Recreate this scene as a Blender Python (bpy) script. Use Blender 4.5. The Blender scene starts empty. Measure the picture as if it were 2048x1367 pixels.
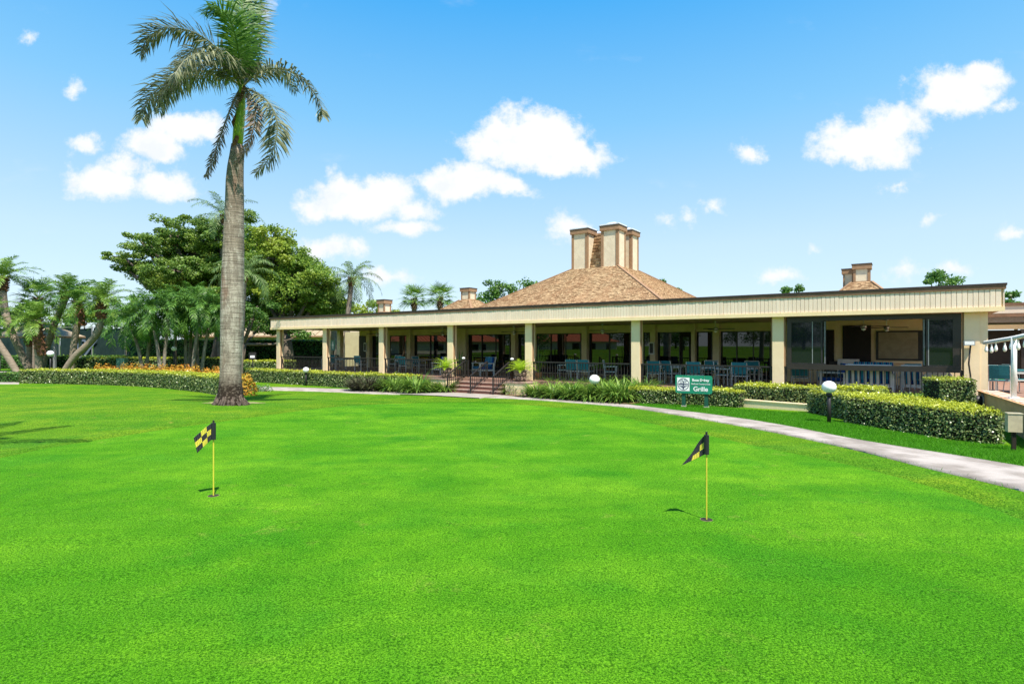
import bpy, math, random
import numpy as np
from mathutils import Vector, Matrix

random.seed(7)
rng = np.random.default_rng(7)
SC = bpy.context.scene
COL = SC.collection
R = math.radians

# ---------------------------------------------------------------- camera
CAMZ, F, HY = 1.65, 1125.0, 688.0          # eye height (m), focal length and horizon row in photo pixels (2048 x 1367)
cam_data = bpy.data.cameras.new('camera')
cam_data.sensor_width = 36.0
cam_data.lens = 36.0 * F / 2048.0
cam_data.shift_y = 4.5 / 2048.0
cam_data.clip_start = 0.05
cam_data.clip_end = 3000.0
cam = bpy.data.objects.new('camera', cam_data)
COL.objects.link(cam)
cam.location = (0, 0, CAMZ)
cam.rotation_euler = (R(90), 0, 0)
SC.camera = cam

# ---------------------------------------------------------------- light
SUN = Vector((0.18, -0.42, 0.84)).normalized()     # direction towards the sun
sd = bpy.data.lights.new('sun', 'SUN')
sd.energy = 4.2
sd.angle = R(0.5)
sd.color = (1.0, 0.94, 0.82)
so = bpy.data.objects.new('sun', sd)
COL.objects.link(so)
so.rotation_euler = SUN.to_track_quat('Z', 'Y').to_euler()
so.location = (20, -20, 60)

SC.view_settings.view_transform = 'Standard'
SC.view_settings.look = 'None'
SC.view_settings.gamma = 1.0
SC.view_settings.use_curve_mapping = False
SC.view_settings.exposure = 1.0
SC.render.engine = 'CYCLES'
SC.cycles.max_bounces = 9
SC.cycles.diffuse_bounces = 6
SC.cycles.glossy_bounces = 3
SC.cycles.transmission_bounces = 4
SC.cycles.transparent_max_bounces = 6
SC.cycles.caustics_reflective = False
SC.cycles.caustics_refractive = False
SC.cycles.use_denoising = True
SC.cycles.denoising_prefilter = 'NONE'

# ---------------------------------------------------------------- sky
world = bpy.data.worlds.new('World')
SC.world = world
world.use_nodes = True
wt = world.node_tree
wt.nodes.clear()


class NT:
    """Small wrapper for wiring node trees."""
    def __init__(self, tree):
        self.t = tree

    def n(self, typ, **kw):
        nd = self.t.nodes.new(typ)
        for k, v in kw.items():
            if k == 'inp':
                for kk, vv in v.items():
                    if isinstance(vv, bpy.types.NodeSocket):
                        self.t.links.new(vv, nd.inputs[kk])
                    else:
                        nd.inputs[kk].default_value = vv
            else:
                setattr(nd, k, v)
        return nd

    def math(self, op, a, b=None, c=None, clamp=False):
        nd = self.n('ShaderNodeMath', operation=op, use_clamp=clamp)
        for i, x in enumerate((a, b, c)):
            if x is None:
                continue
            if isinstance(x, bpy.types.NodeSocket):
                self.t.links.new(x, nd.inputs[i])
            else:
                nd.inputs[i].default_value = x
        return nd.outputs[0]

    def vmath(self, op, a, b=None, c=None, out=0):
        nd = self.n('ShaderNodeVectorMath', operation=op)
        for i, x in enumerate((a, b, c)):
            if x is None:
                continue
            if isinstance(x, bpy.types.NodeSocket):
                self.t.links.new(x, nd.inputs[i])
            else:
                nd.inputs[i].default_value = x
        return nd.outputs[out]

    def noise(self, vec, scale, detail=4, rough=0.55, dist=0.0, color=False):
        nd = self.n('ShaderNodeTexNoise', inp={'Scale': scale, 'Detail': detail, 'Roughness': rough, 'Distortion': dist})
        if vec is not None:
            self.t.links.new(vec, nd.inputs['Vector'])
        return nd.outputs['Color' if color else 'Fac']

    def mix(self, fac, a, b, blend='MIX'):
        nd = self.n('ShaderNodeMix', data_type='RGBA', blend_type=blend)
        for i, x in ((0, fac), (6, a), (7, b)):
            if isinstance(x, bpy.types.NodeSocket):
                self.t.links.new(x, nd.inputs[i])
            else:
                nd.inputs[i].default_value = x if i == 0 else tuple(x) + ((1.0,) if len(x) == 3 else ())
        return nd.outputs[2]

    def ramp(self, fac, lo, hi, smooth=True):
        nd = self.n('ShaderNodeMapRange', interpolation_type='SMOOTHSTEP' if smooth else 'LINEAR')
        self.t.links.new(fac, nd.inputs[0])
        nd.inputs[1].default_value = lo
        nd.inputs[2].default_value = hi
        return nd.outputs[0]

    def link(self, a, b):
        self.t.links.new(a, b)


W = NT(wt)
sky = W.n('ShaderNodeTexSky', sky_type='NISHITA')
sky.sun_disc = False
sky.sun_elevation = math.asin(SUN.z)
sky.sun_rotation = math.atan2(SUN.x, SUN.y)
sky.altitude = 0
sky.air_density = 1.0
sky.dust_density = 0.6
sky.ozone_density = 2.4
grade = W.n('ShaderNodeHueSaturation', inp={'Saturation': 1.22, 'Value': 1.0, 'Hue': 0.494, 'Color': sky.outputs[0]})
tc = W.n('ShaderNodeTexCoord')
DIR = tc.outputs['Generated']
sep = W.n('ShaderNodeSeparateXYZ', inp={0: DIR})
dy = W.math('MAXIMUM', sep.outputs[1], 0.02)
px = W.math('DIVIDE', sep.outputs[0], dy)
pz = W.math('DIVIDE', sep.outputs[2], dy)
P = W.n('ShaderNodeCombineXYZ', inp={0: px, 1: pz, 2: 0.0}).outputs[0]
warp = W.vmath('SUBTRACT', W.noise(P, 9.0, 7, 0.62, color=True), (0.5, 0.5, 0.5))
PW = W.vmath('MULTIPLY_ADD', warp, (0.10, 0.085, 0.0), P)
PW = W.vmath('MULTIPLY', PW, (1.0, 1.0, 0.0))
# cumulus clouds over the course (tangent coordinates of the sky: centre x, y, half width, half height in photo pixels)
CL = [(1062, 283, 132, 56), (985, 285, 62, 32), (1150, 305, 78, 38), (1060, 246, 42, 26), (1120, 330, 60, 18),
      (935, 362, 92, 40), (1015, 375, 55, 20), (940, 330, 46, 22),
      (720, 398, 118, 42), (640, 412, 46, 26), (760, 372, 56, 30), (690, 365, 34, 26), (815, 455, 52, 16), (820, 415, 56, 20),
      (372, 248, 80, 34), (300, 285, 66, 36), (205, 365, 74, 38), (320, 368, 66, 30), (250, 330, 60, 24),
      (176, 288, 36, 19), (1730, 290, 110, 42), (1780, 255, 66, 40), (1690, 312, 66, 24),
      (1915, 180, 90, 50), (1970, 150, 46, 32), (1870, 215, 52, 24), (2005, 212, 30, 14),
      (1132, 452, 42, 28), (1500, 306, 20, 11), (1800, 366, 20, 9), (1334, 440, 10, 9), (1373, 441, 17, 9),
      (1425, 421, 15, 9), (1621, 491, 12, 7), (1550, 557, 30, 13), (655, 496, 52, 22), (720, 497, 26, 18),
      (2040, 466, 26, 11), (1815, 535, 34, 14), (1910, 530, 18, 8), (770, 555, 50, 12), (145, 177, 13, 7), (1860, 432, 18, 8), (48, 66, 9, 6), (525, 30, 12, 20)]
dist = None
for cx, cy, rx, ry in CL:
    sx, sy = F / rx, F / ry
    v = W.vmath('MULTIPLY_ADD', PW, (sx, sy, 0.0), (-(cx - 1024) / F * sx, -(HY - cy) / F * sy, 0.0))
    l = W.vmath('LENGTH', v, out=1)
    # the rim value is scaled so that small and large puffs have edges of like softness
    l = W.math('MULTIPLY', W.math('SUBTRACT', l, 1.0), min(1.0, (rx * ry) ** 0.5 / 60.0))
    dist = l if dist is None else W.math('SMOOTH_MIN', dist, l, 0.12)
fl = W.noise(P, 20.0, 10, 0.66)
edge = W.math('ADD', dist, W.math('MULTIPLY', W.math('SUBTRACT', fl, 0.5), 1.55))
front = W.ramp(W.math('MULTIPLY', edge, -1.0), -0.22, 0.36)
wisp = W.ramp(W.noise(W.vmath('MULTIPLY', P, (1.0, 2.2, 0.0)), 5.0, 7, 0.6), 0.60, 0.95)
wisp = W.math('MULTIPLY', wisp, 0.45)
front = W.math('MAXIMUM', front, wisp)
front = W.math('MULTIPLY', front, W.ramp(sep.outputs[1], 0.30, 0.45))
# the rest of the sky goes on with the same scattered cumulus
dz = W.math('ADD', W.math('MAXIMUM', sep.outputs[2], 0.0), 0.14)
Q = W.n('ShaderNodeCombineXYZ', inp={0: W.math('DIVIDE', sep.outputs[0], dz), 1: W.math('DIVIDE', sep.outputs[1], dz), 2: 3.3}).outputs[0]
rest = W.ramp(W.noise(Q, 0.95, 8, 0.55), 0.56, 0.68)
rest = W.math('MULTIPLY', rest, W.ramp(W.math('MULTIPLY', sep.outputs[1], -1.0), -0.42, -0.28))
rest = W.math('MULTIPLY', rest, W.ramp(sep.outputs[2], 0.0, 0.08))
cloud = W.math('MAXIMUM', front, rest)
shade = W.math('MULTIPLY', W.ramp(W.noise(P, 13.0, 6, 0.6), 0.42, 0.68), 0.75)
deep = W.ramp(W.math('MULTIPLY', edge, -1.0), 0.9, 0.2)
shade = W.math('MAXIMUM', shade, W.math('MULTIPLY', deep, 0.55))
ccol = W.mix(shade, (3.8, 3.8, 3.78), (2.85, 3.05, 3.32))
# the hue runs from pale moist air at the horizon to a deep tropical blue overhead
el = W.n('ShaderNodeValToRGB', inp={0: sep.outputs[2]})
er = el.color_ramp
G_ = 0.30
for i, (z_, c_) in enumerate(((0.0, (.70, .85, .97)), (0.165, (.60, .795, .97)), (0.36, (.25, .62, .97)), (0.52, (.066, .455, .97)), (1.0, (.02, .24, .75)))):
    k_ = er.elements[i] if i < 2 else er.elements.new(z_)
    k_.position, k_.color = z_, tuple(x / G_ for x in c_) + (1,)
skyc = W.mix(0.85, grade.outputs[0], el.outputs[0])
final = W.mix(cloud, skyc, ccol)
bg = W.n('ShaderNodeBackground', inp={'Color': final, 'Strength': 0.15})
wo = W.n('ShaderNodeOutputWorld')
W.link(bg.outputs[0], wo.inputs[0])


# ---------------------------------------------------------------- helpers: geometry of the place
def smooth(a, b, x):
    t = np.clip((x - a) / (b - a), 0, 1)
    return t * t * (3 - 2 * t)


def gnd(x, y):
    """height of the ground; works on arrays"""
    x = np.asarray(x, float)
    y = np.asarray(y, float)
    yy = np.clip(y, -8, 200)
    base = 0.15 - 0.03 * yy
    k = smooth(24, 32, yy)
    base = base * (1 - k) + (-0.69) * k
    base = base + 0.24 * np.exp(-(((x + 9.5) / 5.0) ** 2 + ((y - 16.5) / 4.0) ** 2))      # mound under the tall palm
    base = base - 0.22 * np.exp(-(((x - 9.6) / 2.6) ** 2 + ((y - 11.2) / 2.2) ** 2))
    base = base + 0.018 * np.sin(x * 0.9 + 1.3) * np.sin(y * 0.7) * smooth(60, 30, np.abs(x) + np.abs(y))
    return base


def g1(x, y):
    return float(gnd(x, y))


def at(px, py, Y):
    return Vector(((px - 1024) / F * Y, Y, CAMZ + (HY - py) / F * Y))


def on_ground(px, py):
    mx, mz = (px - 1024) / F, (HY - py) / F
    lo, hi = 1.0, 120.0
    for _ in range(60):
        m = 0.5 * (lo + hi)
        if CAMZ + mz * m > g1(mx * m, m):
            lo = m
        else:
            hi = m
    return Vector((mx * lo, lo, g1(mx * lo, lo)))


# building frame: s along the porch front (to the right and nearer), t into the building
P0 = Vector((-1.55, 27.0, 0))
U = Vector((0.8197, -0.5728, 0))
V = Vector((0.5728, 0.8197, 0))
ANG = math.atan2(U.y, U.x)
DECK, SOFFIT = 0.03, 2.62


def bw(s, t, z=0.0):
    p = P0 + U * s + V * t
    return Vector((p.x, p.y, z))


def s_at(px, t):
    m = (px - 1024) / F
    b = P0 + V * t
    return (m * b.y - b.x) / (U.x - m * U.y)


# ---------------------------------------------------------------- helpers: objects
def tag(o, label=None, cat=None, group=None, kind=None):
    if label: o['label'] = label
    if cat: o['category'] = cat
    if group: o['group'] = group
    if kind: o['kind'] = kind
    return o


def empty(name, label, cat, loc, rz=0.0, group=None):
    o = bpy.data.objects.new(name, None)
    COL.objects.link(o)
    o.location = loc
    o.rotation_euler = (0, 0, rz)
    o.empty_display_size = 0.2
    return tag(o, label, cat, group)


def link(name, me, m=None, parent=None, loc=None):
    o = bpy.data.objects.new(name, me)
    COL.objects.link(o)
    if m is not None and not me.materials:
        for x in (m if isinstance(m, (list, tuple)) else [m]):
            me.materials.append(x)
    if parent is not None: o.parent = parent
    if loc is not None: o.location = loc
    return o


def copy_tree(o, loc=None, rz=None, label=None, group=None):
    c = o.copy()
    COL.objects.link(c)
    if loc is not None: c.location = loc
    if rz is not None: c.rotation_euler = (0, 0, rz)
    if label: c['label'] = label
    if group: c['group'] = group
    for ch in list(o.children):
        d = ch.copy()
        COL.objects.link(d)
        d.parent = c
        for gch in list(ch.children):
            e = gch.copy()
            COL.objects.link(e)
            e.parent = d
    return c


def np_mesh(name, verts, faces):
    """verts (n,3); faces (m,3) or (m,4) int array"""
    me = bpy.data.meshes.new(name)
    verts = np.asarray(verts, np.float32)
    faces = np.asarray(faces, np.int32)
    n, m, k = len(verts), len(faces), faces.shape[1]
    me.vertices.add(n)
    me.vertices.foreach_set('co', verts.ravel())
    me.loops.add(m * k)
    me.loops.foreach_set('vertex_index', faces.ravel())
    me.polygons.add(m)
    me.polygons.foreach_set('loop_start', np.arange(0, m * k, k, dtype=np.int32))
    me.polygons.foreach_set('loop_total', np.full(m, k, np.int32))
    me.update(calc_edges=True)
    return me


class MB:
    def __init__(self):
        self.v, self.f, self.mi, self.cur = [], [], [], 0

    def add(self, vs, fs):
        b = len(self.v)
        self.v += [tuple(x) for x in vs]
        for f in fs:
            self.f.append(tuple(i + b for i in f))
            self.mi.append(self.cur)
        return self

    def box(self, x0, x1, y0, y1, z0, z1, M=None):
        vs = [Vector((x, y, z)) for z in (z0, z1) for y in (y0, y1) for x in (x0, x1)]
        if M is not None: vs = [M @ v for v in vs]
        return self.add(vs, [(0, 2, 3, 1), (4, 5, 7, 6), (0, 1, 5, 4), (2, 6, 7, 3), (0, 4, 6, 2), (1, 3, 7, 5)])

    def bar(self, a, b, w, h=None, up=(0, 0, 1)):
        """rectangular bar from a to b"""
        a, b = Vector(a), Vector(b)
        h = h or w
        d = (b - a).normalized()
        s = d.cross(Vector(up))
        if s.length < 1e-4: s = d.cross(Vector((0, 1, 0)))
        s.normalize()
        n = s.cross(d)
        vs = [p + s * (i * w / 2) + n * (j * h / 2) for p in (a, b) for j in (-1, 1) for i in (-1, 1)]
        return self.add(vs, [(0, 1, 3, 2), (4, 6, 7, 5), (0, 4, 5, 1), (2, 3, 7, 6), (0, 2, 6, 4), (1, 5, 7, 3)])

    def tube(self, pts, rad, n=6, cap=True):
        pts = [Vector(p) for p in pts]
        if not isinstance(rad, (list, tuple)): rad = [rad] * len(pts)
        vs, fs = [], []
        ref = None
        for i, p in enumerate(pts):
            d = (pts[min(i + 1, len(pts) - 1)] - pts[max(i - 1, 0)]).normalized()
            if ref is None: ref = Vector((1, 0, 0)) if abs(d.x) < 0.9 else Vector((0, 1, 0))
            s = d.cross(ref).normalized()
            t = d.cross(s)
            ref = -t if ref.dot(-t) > ref.dot(t) else t
            ref = s.cross(d)
            for k in range(n):
                a = 2 * math.pi * k / n
                vs.append(p + (s * math.cos(a) + ref * math.sin(a)) * rad[i])
        for i in range(len(pts) - 1):
            for k in range(n):
                a, b = i * n + k, i * n + (k + 1) % n
                fs.append((a, b, b + n, a + n))
        if cap:
            fs.append(tuple(reversed(range(n))))
            fs.append(tuple(range((len(pts) - 1) * n, len(pts) * n)))
        return self.add(vs, fs)

    def lathe(self, prof, n=16, c=(0, 0, 0), M=None):
        """profile of (r, z)"""
        vs, fs = [], []
        for r, z in prof:
            for k in range(n):
                a = 2 * math.pi * k / n
                vs.append(Vector((c[0] + r * math.cos(a), c[1] + r * math.sin(a), c[2] + z)))
        if M is not None: vs = [M @ v for v in vs]
        for i in range(len(prof) - 1):
            for k in range(n):
                a, b = i * n + k, i * n + (k + 1) % n
                fs.append((a, b, b + n, a + n))
        fs.append(tuple(reversed(range(n))))
        fs.append(tuple(range((len(prof) - 1) * n, len(prof) * n)))
        return self.add(vs, fs)

    def sphere(self, c, r, n=16, m=10, sz=1.0):
        prof = [(max(1e-3, r * math.sin(math.pi * i / m)), -r * sz * math.cos(math.pi * i / m)) for i in range(m + 1)]
        return self.lathe(prof, n, c)

    def prism(self, poly, z0, z1):
        n = len(poly)
        vs = [(x, y, z0) for x, y in poly] + [(x, y, z1) for x, y in poly]
        fs = [tuple(reversed(range(n))), tuple(range(n, 2 * n))]
        fs += [(i, (i + 1) % n, (i + 1) % n + n, i + n) for i in range(n)]
        return self.add(vs, fs)

    def quad(self, a, b, c, d):
        return self.add([a, b, c, d], [(0, 1, 2, 3)])

    def mesh(self, name, smooth=False):
        me = bpy.data.meshes.new(name)
        me.from_pydata(self.v, [], self.f)
        if any(self.mi): me.polygons.foreach_set('material_index', self.mi)
        if smooth: me.polygons.foreach_set('use_smooth', [True] * len(me.polygons))
        me.update()
        return me

    def build(self, name, m, parent=None, smooth=False, loc=None):
        return link(name, self.mesh(name, smooth), m, parent, loc)


def boxobj(name, m, parent, x0, x1, y0, y1, z0, z1):
    return MB().box(x0, x1, y0, y1, z0, z1).build(name, m, parent)


# ---------------------------------------------------------------- materials
def newmat(name):
    m = bpy.data.materials.new(name)
    m.use_nodes = True
    m.node_tree.nodes.clear()
    return m, NT(m.node_tree)


def mat(name, c, rough=0.75, c2=None, scale=6.0, detail=5, bump=0.0, bscale=None, metal=0.0, spec=0.4, contrast=(0.35, 0.65), stretch=(1, 1, 1), bdist=0.02):
    m, T = newmat(name)
    out = T.n('ShaderNodeOutputMaterial')
    b = T.n('ShaderNodeBsdfPrincipled', inp={'Roughness': rough, 'Metallic': metal, 'Specular IOR Level': spec})
    pos = T.n('ShaderNodeNewGeometry').outputs['Position']
    vec = T.vmath('MULTIPLY', pos, stretch)
    if c2 is None:
        c2 = tuple(x * 0.82 for x in c)
    f = T.ramp(T.noise(vec, scale, detail, 0.6), contrast[0], contrast[1])
    T.link(T.mix(f, c, c2), b.inputs['Base Color'])
    if bump:
        bp = T.n('ShaderNodeBump', inp={'Strength': bump, 'Distance': bdist, 'Height': T.noise(vec, bscale or scale * 4, 4, 0.6)})
        T.link(bp.outputs[0], b.inputs['Normal'])
    T.link(b.outputs[0], out.inputs[0])
    return m


def leafmat(name, c1, c2, trans=0.3, gloss=0.25, c3=None, rough=0.45, big=None):
    """leaves: colour differs leaf by leaf; optional new growth colour c3 where the 'growth' attribute is 1"""
    m, T = newmat(name)
    out = T.n('ShaderNodeOutputMaterial')
    geo = T.n('ShaderNodeNewGeometry')
    col = T.mix(geo.outputs['Random Per Island'], c1, c2)
    if big is not None:
        f = T.ramp(T.noise(geo.outputs['Position'], big[0], 2, 0.5), 0.42, 0.62)
        col = T.mix(T.math('MULTIPLY', f, big[2]), col, big[1])
    if c3 is not None:
        at_ = T.n('ShaderNodeAttribute', attribute_name='growth')
        col = T.mix(at_.outputs['Fac'], col, c3)
    p = T.n('ShaderNodeBsdfPrincipled', inp={'Roughness': rough, 'Specular IOR Level': gloss, 'Base Color': col})
    tr = T.n('ShaderNodeBsdfTranslucent', inp={'Color': col})
    mx = T.n('ShaderNodeMixShader', inp={0: trans, 1: p.outputs[0], 2: tr.outputs[0]})
    T.link(mx.outputs[0], out.inputs[0])
    return m
# ---------------------------------------------------------------- material set
def turf(name, a, b, c, dry, fine=170.0, yellow=0.5, bump=0.6):
    m, T = newmat(name)
    out = T.n('ShaderNodeOutputMaterial')
    pos = T.n('ShaderNodeNewGeometry').outputs['Position']
    big = T.ramp(T.noise(pos, 0.42, 4, 0.6, 0.6), 0.36, 0.66)
    mid = T.ramp(T.noise(pos, 1.9, 5, 0.65), 0.34, 0.7)
    col = T.mix(big, a, b)
    col = T.mix(T.math('MULTIPLY', mid, 0.55), col, c)
    streak = T.ramp(T.noise(T.vmath('MULTIPLY', pos, (0.16, 0.9, 0.5)), 1.3, 4, 0.6, 0.5), 0.40, 0.66)
    col = T.mix(T.math('MULTIPLY', streak, 0.55), col, T.mix(1.0, col, (1.55, 1.22, 1.6), 'MULTIPLY'))
    cool = T.ramp(T.noise(pos, 0.75, 3, 0.55, 0.3), 0.50, 0.66)
    col = T.mix(T.math('MULTIPLY', cool, 0.6), col, T.mix(1.0, col, (0.60, 0.86, 1.1), 'MULTIPLY'))
    patch = T.ramp(T.noise(pos, 2.6, 6, 0.72, 0.4), 0.57, 0.74)
    patch = T.math('MULTIPLY', patch, T.ramp(T.noise(pos, 0.5, 2, 0.5), 0.38, 0.58))
    col = T.mix(T.math('MULTIPLY', patch, yellow), col, dry)
    blade = T.noise(pos, fine, 4, 0.76)
    dark = T.ramp(blade, 0.54, 0.40)
    col = T.mix(dark, col, T.mix(1.0, col, (0.22, 0.32, 0.25), 'MULTIPLY'))  # lows of the grain darkened, as shaded gaps between blades
    lite = T.ramp(blade, 0.52, 0.64)
    col = T.mix(T.math('MULTIPLY', lite, 0.8), col, T.mix(1.0, col, (1.9, 1.5, 1.7), 'MULTIPLY'))
    bp = T.n('ShaderNodeBump', inp={'Strength': bump, 'Distance': 0.012, 'Height': blade})
    p = T.n('ShaderNodeBsdfPrincipled', inp={'Roughness': 0.85, 'Specular IOR Level': 0.03, 'Base Color': col, 'Normal': bp.outputs[0]})
    T.link(p.outputs[0], out.inputs[0])
    return m


M = {}
M['green'] = turf('putting_green_turf', (0.060, 0.225, 0.007), (0.105, 0.295, 0.010), (0.040, 0.180, 0.006), (0.27, 0.30, 0.06), fine=84.0)
M['lawn'] = turf('lawn_turf', (0.080, 0.215, 0.009), (0.145, 0.262, 0.012), (0.052, 0.180, 0.008), (0.30, 0.29, 0.05), fine=45.0, yellow=0.8, bump=0.8)
M['blade'] = leafmat('grass_blade', (0.045, 0.21, 0.008), (0.13, 0.40, 0.016), trans=0.35, gloss=0.15)
M['path'] = mat('concrete_path', (0.43, 0.375, 0.335), 0.9, (0.25, 0.21, 0.178), 1.6, 9, bump=0.4, bscale=60)
M['walk'] = mat('concrete_walk', (0.36, 0.32, 0.28), 0.9, (0.29, 0.255, 0.22), 1.8, 6, bump=0.3, bscale=60)
M['mulch'] = mat('mulch', (0.16, 0.085, 0.040), 0.95, (0.30, 0.19, 0.085), 22, 4, bump=0.9, bscale=50)
M['stucco'] = mat('cream_stucco', (0.86, 0.675, 0.44), 0.85, (0.82, 0.635, 0.40), 2.2, 6, bump=0.25, bscale=90)
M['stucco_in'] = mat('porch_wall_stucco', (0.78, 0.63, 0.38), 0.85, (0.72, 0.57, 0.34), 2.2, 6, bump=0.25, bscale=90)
M['board'] = mat('siding_paint', (0.80, 0.655, 0.515), 0.7, (0.74, 0.60, 0.465), 3.0, 6, bump=0.15, bscale=40, stretch=(1, 1, 0.25))
M['trim'] = mat('cream_trim', (0.86, 0.68, 0.40), 0.6, (0.82, 0.63, 0.36), 4)
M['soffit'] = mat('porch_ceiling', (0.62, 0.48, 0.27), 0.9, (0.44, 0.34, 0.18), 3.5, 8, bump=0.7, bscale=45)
M['noticepanel'] = mat('notice_panel', (0.30, 0.26, 0.165), 0.9, (0.24, 0.21, 0.13), 4)
M['cap'] = mat('bronze_flashing', (0.23, 0.125, 0.070), 0.5, (0.17, 0.09, 0.05), 3)
M['capdark'] = mat('dark_drip_edge', (0.045, 0.030, 0.026), 0.5)
M['flat'] = mat('gravel_roof', (0.34, 0.32, 0.30), 0.95, (0.27, 0.25, 0.23), 20)
M['black'] = mat('black_paint', (0.020, 0.018, 0.018), 0.45, (0.030, 0.027, 0.026), 8)
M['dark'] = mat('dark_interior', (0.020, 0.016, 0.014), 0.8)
M['bronze'] = mat('bronze_frame', (0.035, 0.028, 0.024), 0.4)
M['brick'] = mat('brick_red', (0.20, 0.090, 0.065), 0.85, (0.14, 0.058, 0.045), 7, 5, bump=0.3)
M['brickcap'] = mat('brick_pale', (0.38, 0.26, 0.215), 0.85, (0.28, 0.18, 0.14), 7)
M['floor'] = mat('porch_paving', (0.30, 0.18, 0.135), 0.7, (0.23, 0.13, 0.095), 5)
M['white'] = mat('white_paint', (0.78, 0.77, 0.74), 0.5, (0.70, 0.69, 0.66), 6)
M['frame'] = mat('white_furniture', (0.66, 0.62, 0.56), 0.5, (0.60, 0.56, 0.50), 9)
M['teal'] = mat('teal_sling', (0.022, 0.205, 0.235), 0.75, (0.016, 0.165, 0.195), 20)
M['tableteal'] = mat('teal_table_top', (0.035, 0.19, 0.20), 0.4)
M['steel'] = mat('brushed_nickel', (0.55, 0.52, 0.46), 0.3, metal=0.9)
M['fan'] = mat('dark_fan_blade', (0.040, 0.026, 0.018), 0.5)
M['terra'] = mat('tan_stucco_wall', (0.74, 0.40, 0.20), 0.85, (0.64, 0.33, 0.155), 1.4, 7, bump=0.25, bscale=80)
M['tilewall'] = mat('coping_tile', (0.60, 0.48, 0.40), 0.7, (0.50, 0.38, 0.31), 8)
M['chimtrim'] = mat('brown_chimney_trim', (0.33, 0.195, 0.105), 0.7, (0.28, 0.16, 0.085), 4)
M['chimpanel'] = mat('chimney_stucco', (0.72, 0.61, 0.44), 0.85, (0.64, 0.53, 0.38), 3, bump=0.2)
M['metalwhite'] = mat('white_metal_cap', (0.74, 0.76, 0.78), 0.35, (0.62, 0.64, 0.66), 5)
M['screen'] = mat('windscreen_mesh', (0.014, 0.030, 0.030), 0.95, (0.022, 0.042, 0.040), 0.8, 6, spec=0.05)
M['galv'] = mat('galvanised_post', (0.30, 0.31, 0.31), 0.5, metal=0.3)
M['greenpaint'] = mat('sign_green', (0.012, 0.235, 0.135), 0.45, (0.010, 0.21, 0.12), 5)
M['signpost'] = mat('sign_post_green', (0.012, 0.090, 0.055), 0.5)
M['signwhite'] = mat('sign_white', (0.82, 0.83, 0.82), 0.5, (0.80, 0.81, 0.80))
M['navy'] = mat('emblem_navy', (0.030, 0.045, 0.11), 0.5)
M['yellow'] = mat('flag_yellow', (0.60, 0.52, 0.050), 0.55, (0.54, 0.46, 0.04))
M['flagblack'] = mat('flag_black', (0.014, 0.015, 0.020), 0.6)
M['soil'] = mat('soil_and_hole_shade', (0.028, 0.022, 0.016), 0.95)
M['trunk'] = mat('grey_bark', (0.26, 0.22, 0.18), 0.9, (0.14, 0.11, 0.09), 6, 6, bump=0.6, bscale=25, stretch=(1, 1, 0.4))
M['trunkdark'] = mat('dark_bark', (0.10, 0.075, 0.055), 0.9, (0.16, 0.125, 0.095), 5, 6, bump=0.6, bscale=25, stretch=(1, 1, 0.4))
M['root'] = mat('palm_roots', (0.045, 0.032, 0.024), 0.95, (0.12, 0.092, 0.07), 14, 4)
M['boot'] = mat('palm_boots', (0.23, 0.105, 0.055), 0.9, (0.11, 0.05, 0.03), 9, 5, bump=0.9, bscale=18)
M['palmtrunk'] = mat('palm_trunk', (0.30, 0.24, 0.185), 0.9, (0.17, 0.13, 0.10), 7, 5, bump=0.5, bscale=16, stretch=(0.5, 0.5, 2.5))
M['shaft'] = mat('crownshaft_green', (0.34, 0.50, 0.04), 0.45, (0.22, 0.40, 0.035), 5)
M['rachis'] = mat('frond_stalk', (0.16, 0.26, 0.045), 0.5, (0.22, 0.28, 0.07), 4)
M['creamhouse'] = mat('pale_house_wall', (0.70, 0.62, 0.53), 0.85, (0.64, 0.56, 0.47), 2)
M['tanroof'] = mat('tan_roof', (0.42, 0.33, 0.22), 0.85, (0.34, 0.26, 0.17), 9, bump=0.4)
M['orangeroof'] = mat('orange_tile_roof', (0.56, 0.16, 0.065), 0.8, (0.44, 0.11, 0.045), 5, bump=0.5)
M['util'] = mat('beige_enamel', (0.52, 0.45, 0.30), 0.5)
M['utilgreen'] = mat('green_enamel', (0.10, 0.22, 0.19), 0.5)

m, T = newmat('window_glass')       # tinted reflective glazing
p = T.n('ShaderNodeBsdfPrincipled', inp={'Base Color': (0.006, 0.007, 0.008, 1), 'Roughness': 0.015, 'IOR': 1.7, 'Specular IOR Level': 0.5})
T.link(p.outputs[0], T.n('ShaderNodeOutputMaterial').inputs[0])
M['glass'] = m

m, T = newmat('smoked_glass')
p = T.n('ShaderNodeBsdfPrincipled', inp={'Base Color': (0.010, 0.012, 0.018, 1), 'Roughness': 0.03, 'IOR': 1.5})
T.link(p.outputs[0], T.n('ShaderNodeOutputMaterial').inputs[0])
M['smoke'] = m

m, T = newmat('white_globe')
p = T.n('ShaderNodeBsdfPrincipled', inp={'Base Color': (0.86, 0.86, 0.85, 1), 'Roughness': 0.3, 'Subsurface Weight': 0.4})
p.inputs['Subsurface Radius'].default_value = (0.1, 0.1, 0.1)
T.link(p.outputs[0], T.n('ShaderNodeOutputMaterial').inputs[0])
M['globe'] = m

m, T = newmat('shingle')
geo = T.n('ShaderNodeNewGeometry')
c = T.mix(geo.outputs['Random Per Island'], (0.22, 0.125, 0.062), (0.62, 0.43, 0.245))
f = T.ramp(T.noise(geo.outputs['Position'], 1.1, 5, 0.6), 0.35, 0.7)
c = T.mix(T.math('MULTIPLY', f, 0.35), c, (0.42, 0.20, 0.10))
p = T.n('ShaderNodeBsdfPrincipled', inp={'Base Color': c, 'Roughness': 0.9, 'Specular IOR Level': 0.2})
T.link(p.outputs[0], T.n('ShaderNodeOutputMaterial').inputs[0])
M['shingle'] = m

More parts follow.
